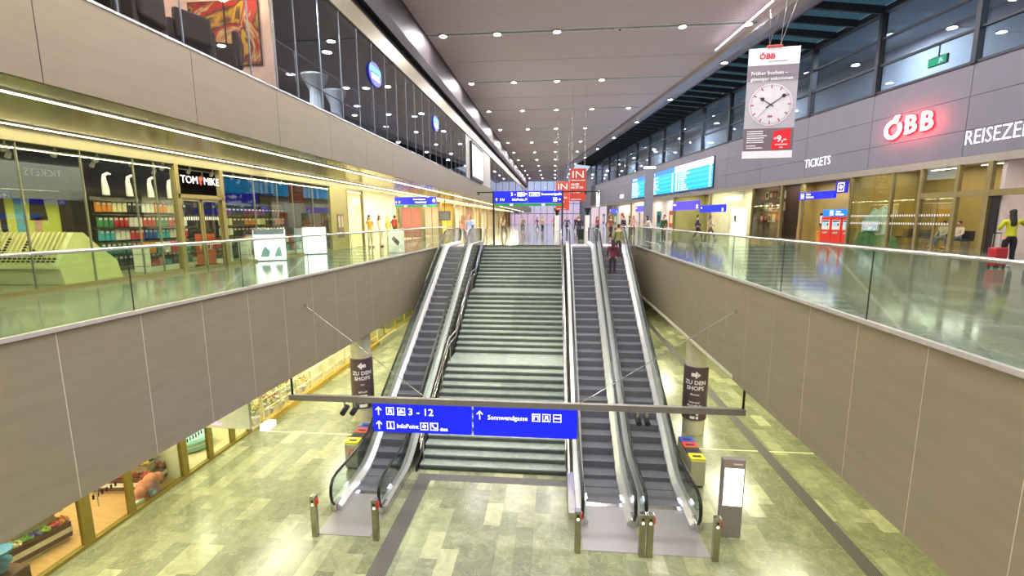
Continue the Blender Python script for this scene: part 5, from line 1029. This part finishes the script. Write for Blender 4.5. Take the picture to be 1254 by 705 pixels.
# ------------------------------------------------------------------ hanging banners
def wires(t, w_, z, ztop, xo=0.): 
    q = M()
    for s in (-.3, .3): M().cyl((s*w_*.5, 0, z), (s*w_*1.1+xo, 0, ztop), .012, 6).build('wire', MT['rail'], t)
t = thing('advert_banner', 'tall hanging railway advert with a station clock face and red price box', 'banner', (8.55, 20, 2.42), rad(-6)); Wd = 1.86; H = 4.17
grad_m = mat('banner_grey', 'b6aeb4', .6, 0, .03, 1.); B('sheet', grad_m, -Wd/2, Wd/2, 0, .02, 0, H, t); B('top_band', paint('f0ecee'), -Wd/2, Wd/2, -.006, 0, H-.62, H, t); B('bottom_band', paint('f6e8ec'), -Wd/2, Wd/2, -.006, 0, 0, .27, t); M().cyl((-Wd/2, .01, H), (Wd/2, .01, H), .025, 8).build('top_rod', MT['white'], t); M().cyl((-Wd/2, .01, 0), (Wd/2, .01, 0), .02, 8).build('bottom_rod', MT['white'], t); M().bbox(-.28, .28, -.04, .06, H+.02, H+.12, .02).build('clamp', paint('b03a34'), t)
dk_ = paint('6a4c50'); B('dark_field', paint('77656a'), -Wd/2, Wd/2, -.003, 0, .27, 1.15, t); B('dark_field', paint('8a7e86'), -Wd/2, Wd/2, -.003, 0, 2.95, H-.62, t)
text('lettering', 'ÖBB', .27, paint('c8202c'), (-.25, -.012, H-.3), t, 'CENTER', .03, sx=1.1); B('small_print', paint('8a8084'), -.2, .5, -.01, -.006, H-.5, H-.47, t)
text('lettering', 'Früher buchen –', .2, MT['lit2'], (-.8, -.012, 3.25), t, 'LEFT', .012); text('lettering', 'günstiger ankommen.', .2, MT['lit2'], (-.8, -.012, 3.03), t, 'LEFT', .012, sx=.92)
q = M(); n_ = 40; q.add([(.8*math.cos(2*PI*j/n_), y_, .8*math.sin(2*PI*j/n_)+2.05) for y_ in (-.008, -.003) for j in range(n_)], [tuple(range(n_)), tuple(range(n_, 2*n_))[::-1]]+[(j, (j+1) % n_, n_+(j+1) % n_, n_+j) for j in range(n_)]); q.build('clock_face', paint('dcd6da'), t)
q = M(); qr = M()
for k in range(60):
    a = 2*PI*k/60; big = k % 5 == 0; r0 = .62 if big else .71; w_ = .022 if big else .01; c_, s_ = math.sin(a), math.cos(a); P4 = [(c_*r0-s_*w_, s_*r0+c_*w_), (c_*r0+s_*w_, s_*r0-c_*w_), (c_*.76+s_*w_, s_*.76-c_*w_), (c_*.76-s_*w_, s_*.76+c_*w_)]
    (qr if big else q).prism([(u, w2+2.05) for u, w2 in P4], -.012, -.008, 'y')
q.build('minute_marks', paint('4a4448'), t); qr.build('hour_marks', paint('b03038'), t)
def hand(a, L_, w_, m, nm, tip=0, back=.12):
    c_, s_ = math.sin(rad(a)), math.cos(rad(a)); q = M().prism([(-c_*back-s_*w_, 2.05-s_*back+c_*w_), (-c_*back+s_*w_, 2.05-s_*back-c_*w_), (c_*L_+s_*w_*.5, 2.05+s_*L_-c_*w_*.5), (c_*L_-s_*w_*.5, 2.05+s_*L_+c_*w_*.5)], -.018, -.013, 'y')
    if tip: n2_ = 12; cx, cz = c_*(L_-.12), 2.05+s_*(L_-.12); q.prism([(cx+.075*math.cos(2*PI*j/n2_), cz+.075*math.sin(2*PI*j/n2_)) for j in range(n2_)], -.02, -.015, 'y')
    q.build(nm, m, t)
hand(305, .5, .022, paint('2c2c38'), 'hour_hand', 1); hand(55, .68, .024, paint('1c1c24'), 'minute_hand', 1, .2); hand(225, .68, .01, paint('a03040'), 'second_hand')
text('lettering', 'ÖBB', .1, paint('a02830'), (0, -.012, 1.6), t, bold=.03)
for k in range(8): B('text_line', MT['lit2'], -.8, -.8+[.6, .6, .75, .65, .62, .65, .35, .6][k], -.012, -.004, 1.02-k*.085-(.05 if k > 5 else 0), 1.055-k*.085-(.05 if k > 5 else 0), t)
M().prism([(.14, .3), (.82, .36), (.82, 1.12), (.2, 1.02)], -.016, -.004, 'y').build('price_box', emit('price_red', 'd0101c', .35), t); text('lettering', '9,-', .34, MT['lit2'], (.5, -.02, .72), t, bold=.03); text('lettering', 'ab', .12, MT['lit2'], (.27, -.02, .75), t, bold=.02); text('lettering', 'SPARSCHIENE', .075, MT['lit2'], (.5, -.02, .5), t, bold=.02); text('lettering', 'ÖBB', .07, MT['lit2'], (.5, -.02, .39), t, bold=.02)
for s, xx in ((-.2, -.6), (-.2, .3), (.2, .2), (.2, 1.0)): M().cyl((s, .01, H+.1), (xx+.6, 1.2, H+3.9), .012, 6).build('wire', MT['rail'], t)
def in_banner(x, y, w_, z0, h_, label):
    t = thing('advert_banner', label, 'banner', (x, y, z0)); B('sheet', MT['orange'], -w_/2, w_/2, 0, .03, 0, h_, t); k = w_/1.36
    text('lettering', 'IN', .85*k, MT['lit2'], (0, -.012, h_-.52*k), t, bold=.0, sx=1.25); text('lettering', 'ALLES', .26*k, MT['lit2'], (-.58*k, -.012, h_-1.32*k), t, 'LEFT', .03); text('lettering', 'DA IST DA', .26*k, MT['lit2'], (-.58*k, -.012, h_-1.58*k), t, 'LEFT', .03, sx=.85)
    text('lettering', '7 - 21 UHR', .16*k, MT['lit2'], (-.58*k, -.012, h_-1.98*k), t, 'LEFT', .03); B('small_print', MT['lit2'], -.58*k, .3*k, -.01, 0, .12, .17, t); B('small_print', MT['lit2'], -.56*k, .58*k, -.01, 0, h_-1.0*k, h_-.94*k, t)
    for s in (-.4, .4): M().cyl((s*w_, .01, h_), (s*w_, .01, 11-z0), .012, 6).build('wire', MT['rail'], t)
in_banner(1.97, 40, 1.36, 1.49, 2.7, 'large orange IN shopping banner hanging over the stair head, in full view'); in_banner(.9, 52, 1.5, .95, 3.1, 'second orange IN banner partly hidden behind the blue sign')
t = thing('light_rail', 'slim white light rail under the ceiling edge above the clock banner', 'light rail', (10.9, 26, 10.55)); M().cyl((-.3, -.6, 0), (-2.2+1.4, 6, 0), .05, 8).build('tube', glow('f6f0ff', 3.), t)
# exit sign on the gallery glass
t = TR('exit_sign', 'small green lit emergency exit sign behind the upper gallery glass', 'sign', sr(25.4), .7, 7.2); M().bbox(0, .95, 0, .12, 0, .42, .02).build('case', MT['dark'], t); B('face', emit('exit_green', '10b070', 1.6), .03, .92, -.01, 0, .03, .39, t)
m_ = M(); arrow(m_, .25, .21, .26, 'left'); m_.build('arrow', MT['lit'], t); m_ = M(); m_.prism([(.55, .08), (.62, .08), (.66, .18), (.74, .1), (.8, .13), (.7, .26), (.76, .3), (.6, .3)], -.018, -.01, 'y'); m_.build('running_figure', MT['lit'], t); M().cyl((.47, .06, .42), (.47, .06, 1.0), .03, 8).build('hanger', MT['dark'], t)
# ------------------------------------------------------------------ lower left: candy shop, flower shop
XS = -10.75
S('floor_candy', MT['oak'], M().box(-15.8, XS, -5, 11.5, ZL, ZL+.01)); S('floor_light_shop', paint('d8c8a0', .4), M().box(-15.8, XS, 11.5, 14.5, ZL, ZL+.01)); S('floor_flower', paint('c8c090', .4), M().box(-15.8, XS, 14.5, 30, ZL, ZL+.01))
S('wall_candy_back', MT['cream'], M().box(-16, -15.8, -8, 60, ZL, -3.95)); S('wall_candy_side', paint('e8e4c8'), M().box(-15.8, XS-.05, 11.46, 11.56, ZL, -3.95)); S('wall_flower_side', paint('f0ecd4'), M().box(-15.8, XS-.05, 14.5, 14.6, ZL, -3.95))
fr = M()
for y, w_ in ((6.9, .14), (8.74, .12), (9.85, .08), (11.59, .1), (12.59, .09), (13.6, .09), (14.45, .08)): fr.box(XS-.05, XS+.05, y-w_, y+w_, ZL, -3.95)
fr.box(XS-.08, XS+.06, -6, 14.5, ZL, ZL+.08); S('trim_17', mat('olive_bronze', '94823a', .4, .4), fr)
q = M(); 
for a, b in ((-6, 6.76), (7.04, 8.62), (8.86, 9.77), (9.93, 11.49), (11.69, 12.5), (12.68, 13.51), (13.69, 14.37)): q.box(XS-.01, XS, a, b, ZL+.08, -3.97)
S('window_12', MT['pane'], q)
for y0, y1, z, nm in ((8.95, 9.7, 1.0, 'beside the fruit stand'), (11.75, 12.45, 1.0, 'in the pale shop'), (12.75, 13.45, 1.2, 'of the pale shop door')):
    q = M(); k = int((y1-y0)/.11)
    for i in range(k): q.box(XS+.004, XS+.008, y0+i*.11, y0+.05+i*.11, ZL+z, ZL+z+.11)
    o = q.build('safety_marking', MT['black'], None); props(o, f'row of dark dashes on the lower shop glass {nm}', 'glass marking')
t = thing('door_handle_rail', 'slim steel pull handle on the candy shop door', 'door handle', (XS+.06, 9.02, ZL+1.0)); M().cyl((0, 0, -.2), (0, 0, .3), .014, 8).build('bar', MT['rail'], t); M().cyl((0, 0, .0), (-.06, 0, 0), .01, 8).build('bracket', MT['rail'], t)
def candy(x, y, w_, dpt, rot, label, tiers, cols, ncol=6):
    t = thing('candy_stand', label, 'market stand', (x, y, ZL+.01), rot)
    M().bbox(-w_/2, w_/2, -dpt/2, dpt/2, .08, .45, .01).build('base', MT['wood'], t); B('plinth', MT['steel'], -w_/2+.04, w_/2-.04, -dpt/2+.04, dpt/2-.04, 0, .08, t); B('stripe', MT['white'], -w_/2-.004, w_/2+.004, -dpt/2-.004, dpt/2+.004, .2, .32, t)
    for k in range(tiers):
        zz = .45+k*.3; dd_ = dpt*(1-.28*k); ww = w_*(1-.08*k)
        if k: M().bbox(-ww/2+.1, ww/2-.1, -dd_/2+.12, dd_/2-.12, zz-.28, zz, .01).build('riser', paint('c8b898'), t); B('shelf', MT['steel'], -ww/2, ww/2, -dd_/2, dd_/2, zz-.02, zz, t)
        nx, ny = ncol, 3
        for i in range(nx):
            for j in range(ny):
                if k < tiers-1 and j == 1: continue
                cx = -ww/2+ww*(i+.5)/nx; cy_ = -dd_/2+dd_*(j+.5)/ny; q = M()
                for _ in range(26): q.ball((cx+random.uniform(-.46, .46)*ww/nx, cy_+random.uniform(-.46, .46)*dd_/ny, zz+.03+random.uniform(0, .06)), .03, n=6)
                q.build('candy_heap', paint(cols[(i*2+j+k*3) % len(cols)]), t, kind='stuff')
    return t
cc = ['e0d040', 'a8c850', '8a4a9a', 'e05a6a', 'ece0b0', 'e08a4a', '7aa84a', 'c05a9a', '6a5ab0']
candy(-11.95, 8.35, 1.35, .95, rad(78), 'dark wooden sweets stand with white stripe and yellow and purple heaps, at the bottom corner', 3, cc, 8); candy(-11.95, 11.0, 1.6, .75, rad(8), 'dark wooden sweets stand with several tiers of red and orange heaps', 4, ['c83a2a', 'd8902a', 'c85a2a', 'e0b83a', '8a2a2a', 'd8c8a0'], 7)
candy(-14.0, 9.9, 1.8, .8, 0, 'sweets stand deeper in the candy shop with pink heaps', 2, ['d86a7a', 'e0c8a0', 'c84a3a'], 6)
t = thing('plush_display', 'lumpy pink stuffed toys with blue and white printed sheet at the candy shop glass', 'plush toys', (-11.0, 10.5, ZL+.01)); q = M()
for a in ((0, 0, .35, .2), (0, .22, .42, .19), (.02, .4, .38, .16), (.05, -.2, .3, .15), (0, .1, .2, .2)): q.ball((a[0], a[1], a[2]), a[3], n=12)
q.build('toys', mat('pink_plush', 'd88a74', .9, 0, .2, 8), t, smooth=True); M().hexa([(.22, -.05, .0), (.22, .28, .0), (.2, .28, .0), (.2, -.05, .0), (.16, -.05, .42), (.16, .28, .42), (.14, .28, .42), (.14, -.05, .42)]).build('printed_sheet', blotch('print_blue', ['d8e0e8', '6a9ad0', 'c83a4a', 'f0f0f0'], 6), t)
t = thing('blue_dispenser', 'blue two-tier dispenser on a brown box at the picture corner of the candy shop'.replace('picture ', ''), 'dispenser', (-11.15, 7.35, ZL+.01)); M().bbox(-.3, .3, -.3, .3, 0, .4, .02).build('box', MT['wood'], t); bl = paint('3a8ab8', .4)
for z, r_ in ((.45, .13), (.62, .2), (.85, .24)): M().lathe([(.05, z-.05), (r_, z), (r_, z+.05), (.04, z+.07)], 16).build('tray', bl, t)
M().cyl((0, 0, .4), (0, 0, 1.0), .05, 12).build('stem', bl, t)
t = thing('white_notice', 'small white notice box on the candy shop sill', 'notice', (XS-.15, 10.15, ZL+.02)); M().bbox(-.05, .05, -.17, .17, 0, .14, .01).build('box', MT['white'], t)
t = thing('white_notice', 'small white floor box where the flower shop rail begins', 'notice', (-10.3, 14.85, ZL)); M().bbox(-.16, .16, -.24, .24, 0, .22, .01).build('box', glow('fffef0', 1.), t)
t = thing('hanging_sign', 'large pale frosted sign panel with small pink lettering under the lower ceiling', 'sign', (-8.5, 10.4, -5.3)); M().bbox(-1.2, .82, -.03, .03, 0, 1.33, .01).build('panel', paint('c9cbb2', .4), t); text('lettering', 'Süßes', .14, glow('f09ab0', 1.2), (-.1, -.035, .13), t, bold=.02)
candy_l = [lamp('AREA', 300, (1, .88, .66), (-12.6, 8.5, -4.05), None, 3, 5), lamp('AREA', 220, (1, .96, .8), (-13, 13, -4.05), None, 4, 2.6), lamp('AREA', 200, (1, .96, .7), (-13, 19.5, -4.05), None, 4, 9), lamp('AREA', 200, (1, .96, .7), (-13, 32, -4.05), None, 4, 12)]
# flower shop railing and plants
t = thing('wooden_railing', 'yellow wooden plinth and slim rails along the flower shop', 'railing', (-10.5, 14.9, ZL)); ywood = mat('yellow_wood', 'b89a3c', .5, 0, .15, 3.)
M().box(-10.62, -10.42, 14.9, 26, ZL, ZL+.22).build('plinth', ywood, t, True)
y = 14.95
while y < 26: M().box(-10.56, -10.5, y-.03, y+.03, ZL+.22, ZL+1.05).build('post', paint('d8cc90'), t, True); y += 1.1
for z in (.6, 1.02): M().cyl((-10.53, 14.95, ZL+z), (-10.53, 25.9, ZL+z), .02, 8).build('rail', paint('e8e0b0'), t, True)
t = thing('shop_boards', 'row of pale shop boards framed in yellow along the railing past the plants', 'boards', (-10.7, 19, ZL))
for k in range(4): M().bbox(-10.8, -10.72, 18.6+1.6*k, 19.7+1.6*k, ZL+.3, ZL+1.1, .01).build('board', paint('efe8c8'), t, True)
for i, (y, x) in enumerate([(15.1, -10.95), (15.55, -11.4), (15.95, -10.95), (16.3, -11.4), (16.7, -10.95), (17.1, -11.3), (17.5, -10.95), (17.9, -11.35), (18.3, -10.95), (15.3, -11.8), (16.1, -11.9), (17, -11.9), (17.9, -11.9)]):
    flw = ['d8c83a', 'e8e0d0', 'c84a3a', 'e0902a', 'f0f0e8'][i % 5]; fn = ['yellow', 'cream', 'red', 'orange', 'white'][i % 5]; hh_ = .25 if i < 9 else .6
    t = thing('potted_plant', f'{"tall" if i > 8 else "low"} potted plant with {fn} blossoms, {ORD[i]} from the pale shop end', 'potted plant', (x, y, ZL+.01), group='flower shop plants'); M().lathe([(.1, 0), (.15, hh_), (.16, hh_+.02), (.12, hh_)], 16).build('pot', MT['white'], t, smooth=True); q = M(); fl = M()
    for _ in range(46):
        a, b_ = random.uniform(0, 2*PI), random.uniform(.1, .34); z_ = hh_+random.uniform(.05, .45); c_ = Vector((math.cos(a)*b_*.8, math.sin(a)*b_*.8, z_)); d_ = Vector((math.cos(a), math.sin(a), random.uniform(-.2, .8))).normalized()*.09; s_ = d_.cross(Vector((0, 0, 1))).normalized()*.025; k = len(q.v); q.add([c_-d_, c_+s_, c_+d_, c_-s_, c_+Vector((0, 0, .006))], [(0, 1, 4), (1, 2, 4), (2, 3, 4), (3, 0, 4), (0, 3, 2, 1)])
    for _ in range(12): a, b_ = random.uniform(0, 2*PI), random.uniform(0, .25); fl.ball((math.cos(a)*b_, math.sin(a)*b_, hh_+random.uniform(.3, .55)), .035, n=6)
    q.build('foliage', paint('5a7a30'), t); fl.build('blossoms', paint(flw), t, kind='stuff')
lw = S('window_13', MT['pane'], M().box(-10.98, -10.97, 26.2, 45, ZL+.05, -3.97)); fr = M()
for k in range(10): fr.box(-11.03, -10.93, 26.2+2*k-.05, 26.2+2*k+.05, ZL, -3.97)
fr.box(-11.03, -10.93, 26, 45, ZL, ZL+.1).box(-11.03, -10.93, 26, 45, ZL+1.0, ZL+1.06); fr.build('window_frame', ywood, lw)
LOWE = 88
# unseen light panels added under the soffit to brighten the lower concourse
lp0 = None
for i, (x, y) in enumerate([(-8.8, 3), (-8.8, 8), (-8.8, 13), (-8.8, 18), (-8.8, 23), (7.2, 3), (7.2, 8), (7.2, 13), (7.2, 18), (7.2, 23), (-8.8, 30), (7.2, 30)]):
    lb = f'unseen square light panel added under the lower soffit, {ORD[i % 5]} in its line'
    if lp0 is None: lp0 = thing('added_ceiling_light', lb, 'ceiling light', (x, y, -3.97), 0, 'added light panels of the lower ceiling'); B('frame', MT['steel'], -.6, .6, -.6, .6, 0, .02, lp0); B('diffuser', glow('fff6c0', 5), -.55, .55, -.55, .55, -.01, 0, lp0)
    else: dup(lp0, (x, y, -3.97), label=lb)
    lamp('AREA', LOWE*(1 if y < 15 else 2.2), (1, .97, .72), (x, y, -4.02), None, 1.6, 2.5)

for x, lb in ((.35, 'slim pale mast with dark funnel top beside the second orange banner'), (4.1, 'slim pale mast with dark funnel top under the crossbar end')):
    t = thing('funnel_mast', lb, 'mast', (x, 58, ZU)); M().lathe([(.3, 0), (.3, 1.9)], 16).build('shaft', MT['lit2'], t, smooth=True); M().lathe([(.16, 1.9), (.2, 2.2), (.42, 2.75), (.4, 2.78)], 20).build('funnel', MT['dark'], t, smooth=True)
for i in range(4):
    t = thing('leg_mannequin', f'white upturned leg mannequin on top of the packed rack, {ORD[i]} towards the shop door', 'mannequin', (-12.95, 12.4+.75*i, ZU+2.21), PI/2); M().tube([(0, 0, 0), (0, 0, .2), (0, .02, .42), (.0, .0, .56), (.12, -.0, .62), (.2, 0, .6)], [.09, .085, .06, .045, .04, .025], 12).build('leg', MT['white'], t, smooth=True); M().lathe([(.11, -.02), (.11, 0)], 16).build('stand', MT['steel'], t)
for j, (y0, y1) in enumerate(((12., 15.4), (16.4, 20.4))):
    t = thing('shop_gondola', ('low', 'second low')[j]+' white shelf unit with stacked boxes close behind the shop glass', 'shelf unit', (-11.7, y0, ZU+.012)); B('base', MT['white'], -.25, .25, 0, y1-y0, 0, .15, t)
    for z in (.15, .5): B('shelf', MT['steel'], -.22, .22, 0, y1-y0, z, z+.02, t)
    for s_ in (0, y1-y0-.03): B('end_panel', MT['white'], -.25, .25, s_, s_+.03, .15, .75, t)
    k = 0; y = .15
    while y < y1-y0-.3:
        for z in (.17, .52): M().bbox(-.16, .16, y, y+.2, z, z+.12+.06*((k*7) % 4), .01).build('box_of_goods', paint(['c22a34', 'e6e2da', '1f7a80', 'd88430', '2c2c30', '42a8b8', 'd8708a'][(k*3) % 7]), t); k += 1
        y += .26

t = thing('round_pouf', 'pale turquoise round pouf in the light shop behind the dashed glass', 'pouf', (-12.0, 13.3, ZL+.01)); M().lathe([(.5, 0), (.62, .08), (.62, .34), (.55, .42), (.1, .44)], 28).build('cushion', paint('9ad0cc', .8), t, smooth=True); M().lathe([(.63, .2), (.63, .23)], 28).build('piping', MT['white'], t)
t = thing('white_shelving', 'white open shelving with green plants in the light shop', 'shelving', (-11.5, 11.95, ZL+.01)); 
for z in (.1, .6, 1.1, 1.6): M().bbox(-.25, .25, -.3, .3, z, z+.03, .008).build('shelf', MT['white'], t)
for a in (-.24, .24):
    for b in (-.29, .29): M().box(a-.01, a+.01, b-.01, b+.01, 0, 1.7).build('upright', MT['steel'], t)
for i, z in enumerate((.13, .63, 1.13)):
    t = thing('shelf_plant', f'leafy green plant on the {("lowest", "middle", "top")[i]} board of the white shelving', 'potted plant', (-11.45, 11.95, ZL+.01+z)); M().lathe([(.07, 0), (.1, .14), (.08, .13)], 14).build('pot', paint('3a3a38'), t, smooth=True); q = M()
    for _ in range(40):
        a, b_ = random.uniform(0, 2*PI), random.uniform(.02, .17); c_ = Vector((math.cos(a)*b_, math.sin(a)*b_, .16+random.uniform(0, .18))); d_ = Vector((math.cos(a), math.sin(a), random.uniform(-.1, .8))).normalized()*.07; s_ = d_.cross(Vector((0, 0, 1))).normalized()*.025; q.add([c_-d_, c_+s_, c_+d_, c_-s_, c_+Vector((0, 0, .006))], [(0, 1, 4), (1, 2, 4), (2, 3, 4), (3, 0, 4), (0, 3, 2, 1)])
    q.build('foliage', paint('3c6a2c'), t)
